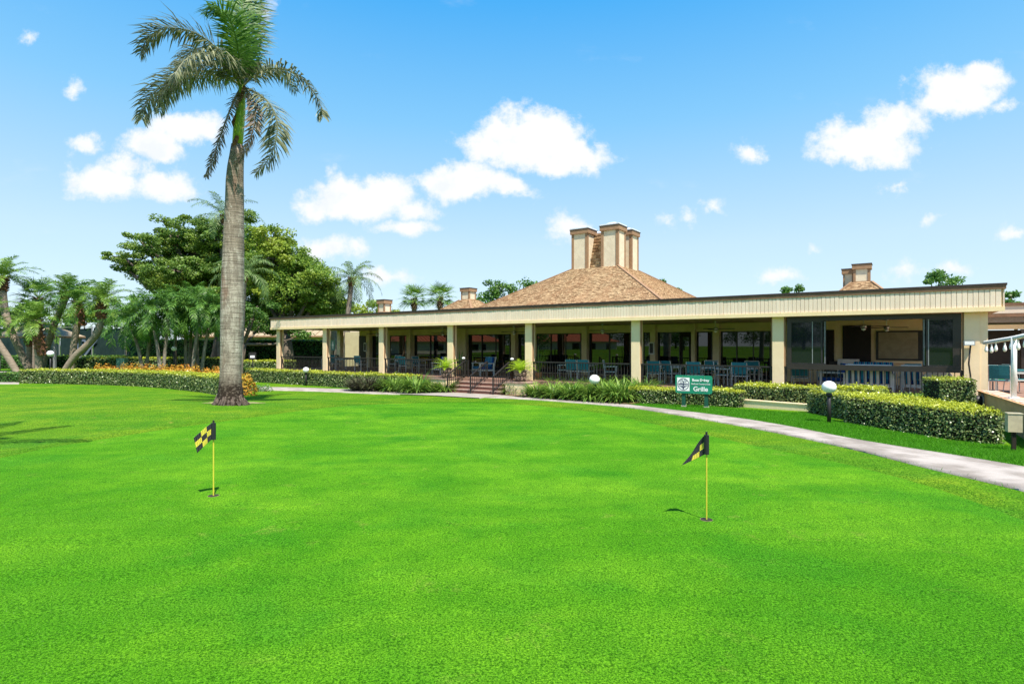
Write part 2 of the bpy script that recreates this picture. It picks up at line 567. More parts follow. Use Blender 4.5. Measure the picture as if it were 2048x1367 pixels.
m, T = newmat('striped_cushion')     # woven stripes of the porch cushions, run along the object's own x axis
oc = T.n('ShaderNodeTexCoord').outputs['Object']
sx = T.n('ShaderNodeSeparateXYZ', inp={0: oc}).outputs[0]
fr = T.math('FRACT', T.math('MULTIPLY', sx, 5.2))
rp = T.n('ShaderNodeValToRGB', inp={0: fr})
e = rp.color_ramp
e.interpolation = 'CONSTANT'
e.elements[0].position, e.elements[0].color = 0.0, (0.010, 0.055, 0.22, 1)
e.elements[1].position, e.elements[1].color = 0.30, (0.035, 0.30, 0.50, 1)
for ps, cc in ((0.48, (0.012, 0.020, 0.09, 1)), (0.58, (0.45, 0.55, 0.60, 1)), (0.66, (0.020, 0.20, 0.40, 1)), (0.88, (0.06, 0.42, 0.55, 1))):
    k = e.elements.new(ps)
    k.color = cc
p = T.n('ShaderNodeBsdfPrincipled', inp={'Base Color': rp.outputs[0], 'Roughness': 0.85, 'Specular IOR Level': 0.2})
T.link(p.outputs[0], T.n('ShaderNodeOutputMaterial').inputs[0])
M['stripe'] = m

m, T = newmat('royal_palm_trunk')    # ringed grey trunk with rusty streaks and a dark rooty foot
geo = T.n('ShaderNodeNewGeometry')
pos = geo.outputs['Position']
sz = T.n('ShaderNodeSeparateXYZ', inp={0: pos}).outputs[2]
ring = T.noise(T.vmath('MULTIPLY', pos, (0.9, 0.9, 17.0)), 1.5, 6, 0.7)
zone = T.ramp(T.noise(T.vmath('MULTIPLY', pos, (0.5, 0.5, 0.55)), 1.1, 4, 0.6), 0.36, 0.62)
blot = T.ramp(T.noise(T.vmath('MULTIPLY', pos, (1, 1, 0.22)), 9.0, 7, 0.7), 0.38, 0.62)
c = T.mix(zone, (0.50, 0.44, 0.37), (0.31, 0.25, 0.195))
c = T.mix(T.math('MULTIPLY', blot, 0.7), c, (0.17, 0.135, 0.105))
c = T.mix(T.math('MULTIPLY', T.ramp(ring, 0.58, 0.36), 0.75), c, (0.105, 0.082, 0.064))
rust = T.math('MULTIPLY', T.ramp(T.noise(T.vmath('MULTIPLY', pos, (1.6, 1.6, 0.3)), 2.2, 3, 0.5), 0.55, 0.75), 0.5)
c = T.mix(rust, c, (0.21, 0.085, 0.05))
speck = T.ramp(T.noise(pos, 24, 5, 0.75), 0.55, 0.62)
c = T.mix(T.math('MULTIPLY', speck, 0.65), c, (0.075, 0.055, 0.042))
pale = T.ramp(T.noise(T.vmath('MULTIPLY', pos, (1, 1, 0.4)), 13, 5, 0.7), 0.58, 0.68)
c = T.mix(T.math('MULTIPLY', pale, 0.5), c, (0.60, 0.55, 0.48))
foot = T.ramp(T.math('ADD', sz, T.math('MULTIPLY', T.noise(pos, 9, 4, 0.7), 0.7)), 1.15, 0.70)
c = T.mix(foot, c, T.mix(T.ramp(T.noise(pos, 17, 4, 0.7), 0.50, 0.62), (0.028, 0.019, 0.014), (0.13, 0.10, 0.078)))
bp = T.n('ShaderNodeBump', inp={'Strength': 0.7, 'Distance': 0.03, 'Height': ring})
p = T.n('ShaderNodeBsdfPrincipled', inp={'Base Color': c, 'Roughness': 0.9, 'Specular IOR Level': 0.15, 'Normal': bp.outputs[0]})
T.link(p.outputs[0], T.n('ShaderNodeOutputMaterial').inputs[0])
M['royal'] = m

M['hedge'] = leafmat('hedge_leaf', (0.030, 0.10, 0.016), (0.34, 0.41, 0.15), 0.28, 0.6, c3=(0.50, 0.54, 0.03), rough=.35)
M['hedge2'] = leafmat('hedge_leaf_dark', (0.030, 0.115, 0.022), (0.12, 0.26, 0.05), 0.28, 0.4, c3=(0.30, 0.42, 0.02))
M['core'] = mat('hedge_dark_core', (0.016, 0.018, 0.008), 0.95)
M['croton'] = leafmat('croton_leaf', (0.50, 0.17, 0.02), (0.62, 0.46, 0.05), 0.3, 0.3, c3=(0.34, 0.20, 0.02))
M['lily'] = leafmat('strap_leaf', (0.060, 0.17, 0.022), (0.25, 0.38, 0.06), 0.3, 0.3)
M['purple'] = leafmat('purple_strap_leaf', (0.06, 0.04, 0.042), (0.17, 0.20, 0.09), 0.25, 0.3)
M['fernleaf'] = leafmat('lime_frond', (0.26, 0.46, 0.018), (0.46, 0.62, 0.04), 0.35, 0.3)
M['royalleaf'] = leafmat('royal_frond', (0.060, 0.080, 0.035), (0.33, 0.33, 0.19), 0.25, 0.35)
M['royaldry'] = leafmat('dry_royal_frond', (0.15, 0.105, 0.08), (0.40, 0.31, 0.25), 0.2, 0.2)
M['royalfresh'] = leafmat('fresh_royal_frond', (0.045, 0.13, 0.022), (0.16, 0.29, 0.05), 0.3, 0.35)
M['palmleaf'] = leafmat('palm_leaf', (0.085, 0.19, 0.022), (0.26, 0.40, 0.06), 0.3, 0.35)
M['palmdark'] = leafmat('palm_leaf_dark', (0.035, 0.12, 0.018), (0.15, 0.29, 0.04), 0.3, 0.35)
M['queen'] = leafmat('queen_palm_leaf', (0.085, 0.165, 0.045), (0.22, 0.31, 0.09), 0.3, 0.35)
M['treeleaf'] = leafmat('spreading_tree_leaf', (0.055, 0.145, 0.020), (0.25, 0.37, 0.07), 0.38, 0.4, big=(0.3, (0.32, 0.40, 0.05), 0.4))
M['treeleaf2'] = leafmat('light_tree_leaf', (0.075, 0.18, 0.022), (0.31, 0.43, 0.06), 0.38, 0.4, big=(0.3, (0.42, 0.46, 0.04), 0.45))
M['treeleaf3'] = leafmat('dark_tree_leaf', (0.045, 0.14, 0.024), (0.18, 0.31, 0.06), 0.36, 0.4)

# ---------------------------------------------------------------- the ground
def axis(vals):
    out = []
    for (a, b, st) in vals:
        out += list(np.arange(a, b, st))
    return np.array(out)


gx = axis([(-700, -100, 60), (-100, -40, 5), (-40, 40, 0.5), (40, 100, 5), (100, 701, 60)])
gy = axis([(-200, -20, 20), (-20, 0, 2), (0, 44, 0.5), (44, 100, 4), (100, 901, 80)])
XX, YY = np.meshgrid(gx, gy)
ZZ = gnd(XX, YY)
nx, ny = len(gx), len(gy)
ii = np.arange(nx * ny).reshape(ny, nx)
faces = np.stack([ii[:-1, :-1], ii[:-1, 1:], ii[1:, 1:], ii[1:, :-1]], -1).reshape(-1, 4)
me = np_mesh('lawn', np.stack([XX, YY, ZZ], -1).reshape(-1, 3), faces)
me.polygons.foreach_set('use_smooth', [True] * len(me.polygons))
tag(link('lawn', me, M['lawn']), 'mown lawn sloping around the putting green and behind the hedges', kind='structure')


def dense(pts, step):
    out = []
    for a, b in zip(pts[:-1], pts[1:]):
        n = max(1, int((b - a).length / step))
        out += [a.lerp(b, i / n) for i in range(n)]
    return out + [pts[-1]]


def chaikin(pts, n=2, closed=False):
    for _ in range(n):
        o = []
        L = len(pts)
        rngi = range(L if closed else L - 1)
        if not closed: o.append(pts[0])
        for i in rngi:
            a, b = pts[i], pts[(i + 1) % L]
            o += [a.lerp(b, 0.25), a.lerp(b, 0.75)]
        if not closed: o.append(pts[-1])
        pts = o
    return pts


def sheet_fan(name, outline, lift, m, rings=40):
    c = sum(outline, Vector()) / len(outline)
    n = len(outline)
    vs = []
    for k in range(rings + 1):
        f = k / rings
        for p in outline:
            q = c.lerp(p, f)
            vs.append((q.x, q.y, g1(q.x, q.y) + lift))
    fs = [(k * n + i, k * n + (i + 1) % n, (k + 1) * n + (i + 1) % n, (k + 1) * n + i) for k in range(rings) for i in range(n)]
    me = np_mesh(name, vs, np.array(fs))
    me.polygons.foreach_set('use_smooth', [True] * len(me.polygons))
    if me.polygons[n * 3].normal.z < 0: me.flip_normals()
    return link(name, me, m)


def ribbon(name, left, right, lift, m, nw=8, edge=0.0):
    """sheet between two matched polylines, following the ground; the last rows turn down as the slab's edge"""
    vs, fs = [], []
    for a, b in zip(left, right):
        for k in range(nw + 1):
            q = a.lerp(b, k / nw)
            vs.append((q.x, q.y, g1(q.x, q.y) + lift))
        if edge:
            vs.insert(len(vs) - nw - 1, (a.x, a.y, g1(a.x, a.y) - edge))
            vs.append((b.x, b.y, g1(b.x, b.y) - edge))
    w = nw + 1 + (2 if edge else 0)
    for i in range(len(left) - 1):
        for k in range(w - 1):
            fs.append((i * w + k, i * w + k + 1, (i + 1) * w + k + 1, (i + 1) * w + k))
    me = np_mesh(name, vs, np.array(fs))
    if sum(p.normal.z for p in me.polygons) < 0: me.flip_normals()
    return link(name, me, m)


def ground_line(pxs, step=0.6, rounds=2):
    pts = [on_ground(*p) if not isinstance(p, Vector) else p for p in pxs]
    for p in pts: p.z = 0
    return dense(chaikin(pts, rounds), step)


def resample(pts, n):
    d = [0.0]
    for a, b in zip(pts[:-1], pts[1:]): d.append(d[-1] + (b - a).length)
    out = []
    for i in range(n):
        t = d[-1] * i / (n - 1)
        k = max(j for j in range(len(d)) if d[j] <= t + 1e-9)
        if k >= len(pts) - 1: out.append(pts[-1].copy()); continue
        out.append(pts[k].lerp(pts[k + 1], (t - d[k]) / max(1e-6, d[k + 1] - d[k])))
    return out


EDGE_PX = [(0, 916), (110, 893), (239, 873), (340, 857), (444, 843), (581, 824), (697, 811), (800, 806), (900, 804), (1010, 807), (1110, 814),
           (1200, 825), (1300, 847), (1407, 868), (1515, 893), (1655, 920), (1780, 950), (1900, 985), (2048, 1042)]
edge_pts = ground_line(EDGE_PX, 0.3)
back = [Vector((7.0, 2.5, 0)), Vector((7.2, -1.5, 0)), Vector((3.0, -4.5, 0)), Vector((-3.0, -5.0, 0)), Vector((-5.6, -1.5, 0)), Vector((-6.2, 3.0, 0)), Vector((-7.0, 6.4, 0))]
outline = edge_pts + dense(chaikin([edge_pts[-1]] + back + [edge_pts[0]], 2), 0.4)[1:-1]
tag(sheet_fan('putting_green', outline, 0.006, M['green']), 'close mown bright putting green across the foreground', kind='structure')
cen = sum(outline, Vector()) / len(outline)
collar_l = edge_pts
collar_r = []
for i, p in enumerate(edge_pts):
    d = edge_pts[min(i + 1, len(edge_pts) - 1)] - edge_pts[max(i - 1, 0)]
    nrm = Vector((-d.y, d.x, 0)).normalized()
    if nrm.dot(p - cen) < 0: nrm = -nrm
    collar_r.append(p + nrm * 0.35)

# concrete path curving from the porch steps past the green, out of frame on the right
near = ground_line([(520, 780), (620, 782), (700, 785.5), (800, 789), (900, 792), (1000, 796), (1130, 804), (1233, 811.5), (1324, 825), (1448, 846), (1573, 869), (1697, 896), (1862, 939), (2048, 981), (2400, 1085)], 0.5)
far = ground_line([(520, 774), (620, 775.5), (700, 778.5), (800, 781), (880, 782.5), (1000, 788), (1130, 798), (1233, 806), (1324, 818), (1448, 832), (1573, 852), (1697, 877), (1862, 904), (2048, 935), (2400, 1000)], 0.5)
tag(ribbon('path', resample(near, 90), resample(far, 90), 0.025, M['path'], 6, 0.05), 'grey concrete path curving past the green to the porch steps', kind='structure')
# landing slab at the foot of the steps
sc_ = s_at(953, -0.9)
l0 = [bw(sc_ - 1.7, -1.25), bw(sc_ - 1.9, -2.6), bw(sc_ - 2.2, -3.6)]
r0 = [bw(sc_ + 1.7, -1.25), bw(sc_ + 1.9, -2.6), bw(sc_ + 2.3, -3.6)]
tag(ribbon('landing', l0, r0, 0.034, M['walk'], 6, 0.05), 'pale concrete landing in front of the brick steps', kind='structure')
# light walkway beyond the left hedge
lw = [Vector((-62, 43.5, 0)), Vector((-30, 47.5, 0)), Vector((-16, 48.5, 0))]
rw = [Vector((-62, 46.0, 0)), Vector((-30, 50.0, 0)), Vector((-16, 50.5, 0))]
tag(ribbon('walkway', dense(lw, 2), dense(rw, 2)[:len(dense(lw, 2))], 0.012, M['walk'], 3, 0.05), 'pale walkway beyond the long hedge near the court fence', kind='structure')
lw = [on_ground(-60, 768), on_ground(38, 768)]
rw = [on_ground(-60, 762), on_ground(38, 762)]
tag(ribbon('sidewalk', lw, rw, 0.012, M['walk'], 3, 0.05), 'short pale sidewalk running off beside the end of the long hedge', kind='structure')
# mulch under the planting
ma = ground_line([(690, 779), (800, 783.5), (905, 786)], 0.4)
mb = [p + V * 1.9 for p in ma]
tag(ribbon('mulch_bed', ma, mb, 0.02, M['mulch'], 4), 'brown mulch bed under the strap leaf plants left of the steps', kind='structure')
ma = ground_line([(985, 789), (1080, 797), (1180, 803), (1262, 810)], 0.4)
mb = [p + V * 2.6 for p in ma]
tag(ribbon('mulch_bed', ma, mb, 0.045, M['mulch'], 4), 'brown mulch bed under the strap leaf plants right of the steps', kind='structure')
b = on_ground(461, 805)
pr = []
for k in range(28):
    a = 2 * math.pi * k / 28
    r = 0.78 + 0.10 * math.sin(3 * a + 1) + 0.1 * math.sin(7 * a)
    pr.append(Vector((b.x + 0.05 + r * math.cos(a), b.y + r * 0.9 * math.sin(a), 0)))
M['sand'] = mat('bare_sandy_soil', (0.30, 0.25, 0.12), 0.95, (0.16, 0.21, 0.04), 6, 6)
tag(sheet_fan('bare_soil', pr, 0.012, M['sand'], 5), 'ring of bare sandy soil round the foot of the tall palm', kind='structure')
# ---------------------------------------------------------------- the clubhouse
CH = empty('clubhouse', 'long low cream clubhouse with deep columned porch and shingled hip roof', 'building', (P0.x, P0.y, 0), ANG)


def cb(name, m, x0, x1, y0, y1, z0, z1):
    return boxobj(name, m, CH, x0, x1, y0, y1, z0, z1)


SL, SR = -17.15, 19.05            # ends of the fascia
cs = [s_at(556, 0), s_at(649, 0), s_at(762, 0), s_at(900, 0), s_at(1056.7, 0), s_at(1271, 0), s_at(1556, 0), s_at(1944, 0)]
TW = 5.66                         # porch depth
cb('deck', M['floor'], SL + 0.2, SR + 0.1, -0.22, 12.0, -0.16, DECK)
cb('foundation', M['stucco'], SL + 0.25, SR + 0.05, -0.17, 12.0, -1.2, -0.163)
# columns: one shape, copied
cm = MB()
cm.box(-0.18, 0.18, 0, 0.30, DECK, SOFFIT - 0.003)
cm2 = cm.mesh('column')
tr = MB()
for x0, x1 in ((-0.225, -0.183), (0.183, 0.225)): tr.box(x0, x1, 0.05, 0.12, DECK + 0.86, SOFFIT - 0.006)
tr2 = tr.mesh('column_trim')
for i, s in enumerate(cs):
    o = link('column', cm2, M['stucco'], CH, (s, 0, 0))
    link('trim', tr2, M['chimtrim'], o)
o = link('column', cm2, M['stucco'], CH, (SL + 0.5, 4.76, 0))
o = cb('column', M['stucco'], cs[7] + 0.183, cs[7] + 0.36, 0.02, 0.45, DECK, SOFFIT - 0.003)
# fascia
FT = -0.21
cb('beam', M['trim'], SL + 0.04, SR - 0.04, FT + 0.06, FT + 0.30, SOFFIT + 0.02, SOFFIT + 0.62)
cb('fascia_trim', M['trim'], SL, SR, FT - 0.035, FT + 0.05, SOFFIT - 0.03, SOFFIT + 0.095)
BW = 0.125
bz0, bz1 = SOFFIT + 0.098, SOFFIT + 0.60
bmesh_ = MB()
bmesh_.add([(-.058, .03, bz0), (-.058, .006, bz0), (-.052, 0, bz0), (.052, 0, bz0), (.058, .006, bz0), (.058, .03, bz0),
            (-.058, .03, bz1), (-.058, .006, bz1), (-.052, 0, bz1), (.052, 0, bz1), (.058, .006, bz1), (.058, .03, bz1)],
           [(i, i + 1, i + 7, i + 6) for i in range(5)] + [(0, 5, 4, 3, 2, 1), (6, 7, 8, 9, 10, 11)])
bm_ = bmesh_.mesh('fascia_board')
k = 0
x = SL + BW / 2
while x < SR - BW / 2 + 0.01:
    link('fascia_board', bm_, M['board'], CH, (x, FT + random.uniform(-0.004, 0.004), 0))
    x += BW
cb('fascia_end', M['board'], SR - 0.03, SR - 0.002, FT + 0.035, 6.0, bz0, bz1)
cb('roof_edge', M['cap'], SL - 0.02, SR + 0.03, FT - 0.022, FT + 0.14, SOFFIT + 0.602, SOFFIT + 0.70)
cb('drip_edge', M['capdark'], SL - 0.03, SR + 0.05, FT - 0.04, FT + 0.16, SOFFIT + 0.703, SOFFIT + 0.765)
cb('roof_edge', M['cap'], SR - 0.16, SR + 0.03, FT + 0.143, 6.0, SOFFIT + 0.602, SOFFIT + 0.74)
cb('flat_roof', M['flat'], SL + 0.02, SR - 0.04, FT + 0.165, 22.0, SOFFIT + 0.36, SOFFIT + 0.68)
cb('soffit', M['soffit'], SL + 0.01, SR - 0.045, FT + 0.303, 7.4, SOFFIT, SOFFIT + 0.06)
# ceiling beams cross the porch at each column
# back wall of the porch
WS0 = s_at(717, TW)
cb('back_wall', M['stucco_in'], WS0, SR + 0.1, TW + 0.06, TW + 0.26, DECK, SOFFIT)
cb('side_wall', M['stucco_in'], WS0, WS0 + 0.2, TW + 0.262, 22.0, DECK - 0.7, SOFFIT)
cb('side_wall', M['stucco'], SR - 0.1, SR + 0.1, TW + 0.262, 22.0, DECK - 0.7, SOFFIT + 0.36)
cb('rear_wall', M['stucco_in'], s_at(690, 8.2), WS0 - 0.003, 8.2, 8.4, DECK - 0.7, SOFFIT)
HEAD = 2.24
cb('header', M['stucco_in'], s_at(737, TW), cs[6] - 0.3, TW - 0.10, TW + 0.057, HEAD + 0.003, SOFFIT - 0.003)


def pilaster(px0, px1, t=0.32):
    a, b = s_at(px0, TW - t), s_at(px1, TW - t)
    cb('pilaster', M['stucco_in'], a, b, TW - t, TW + 0.057, DECK, SOFFIT - 0.006)


for p in ((732, 738.5), (813, 820.5), (923.5, 931), (1022, 1030), (1163, 1173), (1300, 1310.5), (1382, 1389.5), (1425, 1438.5)): pilaster(*p)


def window(px0, px1, panes, z0=DECK + 0.05, z1=HEAD, t=TW, g='glass'):
    a, b = s_at(px0, t - 0.03), s_at(px1, t - 0.03)
    fr = MB()
    w = 0.045
    fr.box(a, b, t - 0.035, t + 0.055, z1 - w, z1)
    fr.box(a, b, t - 0.035, t + 0.055, z0, z0 + w)
    n = panes
    edges = [a + (b - a) * i / n for i in range(n + 1)]
    for i, x in enumerate(edges):
        x0 = min(max(x - w / 2, a), b - w)
        fr.box(x0, x0 + w, t - 0.032, t + 0.052, z0 + w + 0.001, z1 - w - 0.001)
    o = fr.build('window', M['bronze'], CH)
    for i in range(n):
        y = t + (0.0 if i % 2 == 0 else 0.02)
        pane = MB().box(edges[i] + w / 2 + .001, edges[i + 1] - w / 2 - .001, y, y + 0.006, z0 + w + .002, z1 - w - .002).build('pane', M[g], o)
        # each leaf of a sliding window sits a hair out of line with its neighbours
        pv = Vector(((edges[i] + edges[i + 1]) / 2, y, 0))
        pane.matrix_parent_inverse = Matrix.Translation(pv) @ Matrix.Rotation(random.uniform(-0.012, 0.012), 4, 'Z') @ Matrix.Translation(-pv)
    return o


for a in ((744.5, 758, 1), (780, 812.5, 1), (829, 893, 2), (936.5, 1020, 3), (1037, 1056, 1), (1073, 1162, 3), (1179, 1260, 2), (1287, 1299.5, 1),
          (1316, 1360, 1), (1390.5, 1424, 1), (1441, 1541, 3)): window(*a)
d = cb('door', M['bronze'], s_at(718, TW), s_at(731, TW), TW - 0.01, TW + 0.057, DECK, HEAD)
d = cb('door', M['dark'], s_at(1361.5, TW), s_at(1381.5, TW), TW - 0.01, TW + 0.057, DECK, HEAD)  # flat dark slab stands in for the shaded door recess
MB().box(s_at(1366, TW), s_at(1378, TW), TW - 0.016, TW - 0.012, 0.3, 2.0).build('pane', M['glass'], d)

# glazed bay at the right end of the porch
fa, fb = cs[6] + 0.27, cs[7] - 0.24
bay = MB()
zt = SOFFIT - 0.05
bay.box(fa, fb, 0.06, 0.20, zt - 0.14, zt)
bay.box(fa, fa + 0.14, 0.06, 0.20, 0.97, zt - 0.141)
bay.box(fb - 0.20, fb, 0.06, 0.20, 0.97, zt - 0.141)
bay.box(fa, fb, 0.04, 0.22, 0.80, 0.968)
wn = bay.build('window', M['bronze'], CH)


def sash(px0, px1, y, bars=()):
    a, b = s_at(px0, y), s_at(px1, y)
    s_ = MB()
    for x in (a, b - 0.05): s_.box(x, x + 0.05, y - 0.02, y + 0.02, 0.972, zt - 0.143)
    s_.box(a + 0.051, b - 0.051, y - 0.02, y + 0.02, 0.972, 1.02)
    s_.box(a + 0.051, b - 0.051, y - 0.02, y + 0.02, zt - 0.19, zt - 0.143)
    s_.build('sash', M['black'], wn)
    if bars:
        f = MB()
        for q in bars: f.box(s_at(q, y) - 0.012, s_at(q, y) + 0.012, y - 0.026, y - 0.021, 1.0, zt - 0.16)
        f.build('sash_bar', M['galv'], wn)
    MB().box(a + 0.051, b - 0.051, y - 0.003, y + 0.003, 1.021, zt - 0.191).build('pane', M['smoke'], wn)


sash(1575, 1645, 0.10, (1625,))
sash(1626, 1652, 0.17, (1650,))
sash(1852, 1918, 0.10, (1857,))
sash(1845, 1875, 0.17, (1848,))
# bar room wall behind the open bay
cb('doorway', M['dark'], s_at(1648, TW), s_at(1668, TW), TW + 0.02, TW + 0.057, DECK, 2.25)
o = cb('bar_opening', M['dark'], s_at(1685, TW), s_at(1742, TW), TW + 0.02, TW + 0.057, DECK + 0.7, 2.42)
cb('counter', M['bronze'], s_at(1660, TW), s_at(1690, TW), TW - 0.35, TW + 0.017, DECK, 0.95)
bd = cb('notice_board', M['black'], s_at(1752, TW), s_at(1845, TW), TW - 0.02, TW + 0.057, 1.02, 2.18)
MB().box(s_at(1757, TW), s_at(1836, TW), TW - 0.028, TW - 0.022, 1.08, 2.12).build('panel', M['noticepanel'], bd)
cb('ledge', M['trim'], s_at(1750, TW), s_at(1860, TW), TW - 0.14, TW + 0.055, 0.90, 0.985)
# recessed wing right of the porch
WT = 12.0
cb('wing_wall', M['bronze'], SR + 0.12, SR + 12, WT + 1.2, WT + 1.4, DECK, 2.3)
cb('wing_fascia', M['board'], SR + 0.12, SR + 12, WT - 1.2, WT - 1.1, 2.98, 3.30)
cb('wing_roof_edge', M['cap'], SR + 0.12, SR + 12, WT - 1.25, WT - 1.05, 3.303, 3.42)
cb('wing_gutter', M['cap'], SR + 0.12, SR + 12, WT - 1.5, WT - 1.25, 2.82, 2.95)
cb('wing_beam', M['trim'], SR + 0.12, SR + 12, WT - 1.0, WT - 0.8, 2.30, 2.50)
cb('wing_roof', M['flat'], SR + 0.12, SR + 12, WT - 1.04, 22, 2.60, 3.25)
cb('wing_column', M['bronze'], s_at(2042, WT - 0.9) , s_at(2042, WT - 0.9) + 0.3, WT - 1.0, WT - 0.7, DECK, 2.29)
cb('terrace_floor', M['floor'], SR + 0.12, SR + 12, -4.9, WT + 1.2, -0.4, DECK - 0.02)

# brick steps up to the porch
S0, S1 = sc_ - 1.35, sc_ + 1.35
for i in range(4):
    z1 = DECK - 0.16 * (i + 1) + 0.16 - 0.155
    y1 = -0.223 - 0.30 * i
    st = cb('step', M['brick'], S0 - 0.12 * i, S1 + 0.12 * i, y1 - 0.30, y1 - 0.002, -1.0, z1 - 0.045)
    MB().box(S0 - 0.12 * i, S1 + 0.12 * i, y1 - 0.315, y1 - 0.002, z1 - 0.043, z1).build('tread', M['brickcap'], st)
# the cheek walls that carry the planters
cb('cheek_wall', M['stucco'], S0 - 1.35, S0 - 0.40, -1.05, -0.223, -1.0, DECK - 0.09)
cb('cheek_wall_cap', M['brickcap'], S0 - 1.37, S0 - 0.38, -1.08, -0.223, DECK - 0.087, DECK - 0.03)
cb('cheek_wall', M['stucco'], S1 + 0.40, S1 + 1.55, -1.05, -0.223, -1.0, DECK - 0.09)
cb('cheek_wall_cap', M['brickcap'], S1 + 0.38, S1 + 1.57, -1.08, -0.223, DECK - 0.087, DECK - 0.03)


# shingled hip roofs with their boxed vents
def shingled(name, parent, a, b, c, d, course=0.125, width=0.17):
    """rows of tabs over the sloping quad a-b (eave) to d-c (top)"""
    a, b, c, d = map(Vector, (a, b, c, d))
    L = ((d - a).length + (c - b).length) / 2
    n = max(2, int(L / course))
    nrm = (b - a).cross(d - a).normalized()
    if nrm.z < 0: nrm = -nrm
    vs, fs = [], []
    for i in range(n):
        p0, p1 = a.lerp(d, i / n), b.lerp(c, i / n)
        q0, q1 = a.lerp(d, min(1, (i + 1.12) / n)), b.lerp(c, min(1, (i + 1.12) / n))
        w = (p1 - p0).length
        x = -random.random() * width
        while x < w:
            ww = width * random.uniform(0.6, 1.35)
            u0, u1 = max(0, x) / w, min(w, x + ww - 0.012) / w
            x += ww
            if u1 - u0 < 0.004: continue
            h = random.uniform(0.014, 0.034)
            k = len(vs)
            j = (p0 - q0) * random.uniform(-0.02, 0.10)
            lo0, lo1 = p0.lerp(p1, u0) + j, p0.lerp(p1, u1) + j
            hi0, hi1 = q0.lerp(q1, u0), q0.lerp(q1, u1)
            vs += [lo0 + nrm * h, lo1 + nrm * h, hi1 + nrm * 0.004, hi0 + nrm * 0.004, lo0 - nrm * 0.004, lo1 - nrm * 0.004]
            fs += [(k, k + 1, k + 2, k + 3), (k + 4, k + 5, k + 1, k)]
    me = np_mesh(name, vs, np.array(fs))
    return tag(link(name, me, M['shingle'], parent), kind='stuff')


def hip(sc, tc, z0, z1, A0, A1, az=0.0):
    """square hip from half width A0 at z0 to A1 at z1"""
    base = [(sc - A0, tc - A0, z0), (sc + A0, tc - A0, z0), (sc + A0, tc + A0, z0), (sc - A0, tc + A0, z0)]
    top = [(sc - A1, tc - A1, z1), (sc + A1, tc - A1, z1), (sc + A1, tc + A1, z1), (sc - A1, tc + A1, z1)]
    b = MB().add(base + top, [(0, 1, 5, 4), (1, 2, 6, 5), (2, 3, 7, 6), (3, 0, 4, 7), (4, 5, 6, 7)])
    o = b.build('hip_roof', M['tanroof'], CH)
    shingled('shingles', o, base[0], base[1], top[1], top[0])
    shingled('shingles', o, base[1], base[2], top[2], top[1])
    shingled('shingles', o, base[3], base[0], top[0], top[3])
    ridge = MB()
    for i in range(4): ridge.bar(Vector(base[i]) + Vector((0, 0, .03)), Vector(top[i]) + Vector((0, 0, .03)), 0.16, 0.05)
    ridge.build('hip_ridge', M['chimtrim'], o)
    return o


def chimney(s, t, z0, z1, w, cap=True):
    h = w / 2
    o = cb('chimney', M['chimpanel'], s - h + .03, s + h - .03, t - h + .03, t + h - .03, z0 - 0.8, z1 - 0.04)
    f = MB()
    q = 0.175 * w / 1.2
    for i in (-1, 1):
        for j in (-1, 1):
            f.box(s + i * h - (q if i > 0 else 0), s + i * h + (0 if i > 0 else q), t + j * h - (q if j > 0 else 0), t + j * h + (0 if j > 0 else q), z0 - 0.8, z1 - 0.25)
    for j in (-1, 1):
        f.box(s - h + q, s + h - q, t + j * h - (.06 if j > 0 else 0), t + j * h + (0 if j > 0 else .06), z0 + 0.02, z0 + 0.17)
        f.box(s + j * h - (.06 if j > 0 else 0), s + j * h + (0 if j > 0 else .06), t - h + q, t + h - q, z0 + 0.02, z0 + 0.17)
    f.build('corner_trim', M['chimtrim'], o)
    MB().box(s - h - .07, s + h + .07, t - h - .07, t + h + .07, z1 - 0.249, z1 + 0.02).build('cornice', M['chimtrim'], o)
    MB().box(s - h - .10, s + h + .10, t - h - .10, t + h + .10, z1 + 0.022, z1 + 0.07).build('flashing', M['capdark'], o)
    if cap:
        MB().box(s - h - .06, s + h + .06, t - h - .06, t + h + .06, z1 + 0.072, z1 + 0.16).build('cap', M['metalwhite'], o)
        MB().lathe([(h * .96, 0), (h * .9, .06), (h * .55, .13), (.02, .16)], 16, (s, t, z1 + 0.162), None).build('vent_dome', M['metalwhite'], o)
    return o


RB = SOFFIT + 0.685
hip(0.36, 13.07, RB, 6.56, 7.15, 1.67)
a_ = 1.07
for i, j in ((-1, -1), (1, -1), (1, 1), (-1, 1)): chimney(0.36 + i * a_, 13.07 + j * a_, 6.25, 9.10, 1.18)
c0, t0 = 0.36, 13.07
b4 = [(c0 - 1.35, t0 - 1.35, 6.4), (c0 + 1.35, t0 - 1.35, 6.4), (c0 + 1.35, t0 + 1.35, 6.4), (c0 - 1.35, t0 + 1.35, 6.4)]
t4 = [(c0 - .55, t0 - .55, 8.95), (c0 + .55, t0 - .55, 8.95), (c0 + .55, t0 + .55, 8.95), (c0 - .55, t0 + .55, 8.95)]
o = MB().add(b4 + t4, [(0, 1, 5, 4), (1, 2, 6, 5), (2, 3, 7, 6), (3, 0, 4, 7), (4, 5, 6, 7)]).build('roof_core', M['brick'], CH)
for i in range(4): shingled('shingles', o, b4[i], b4[(i + 1) % 4], t4[(i + 1) % 4], t4[i], 0.22, 0.26)
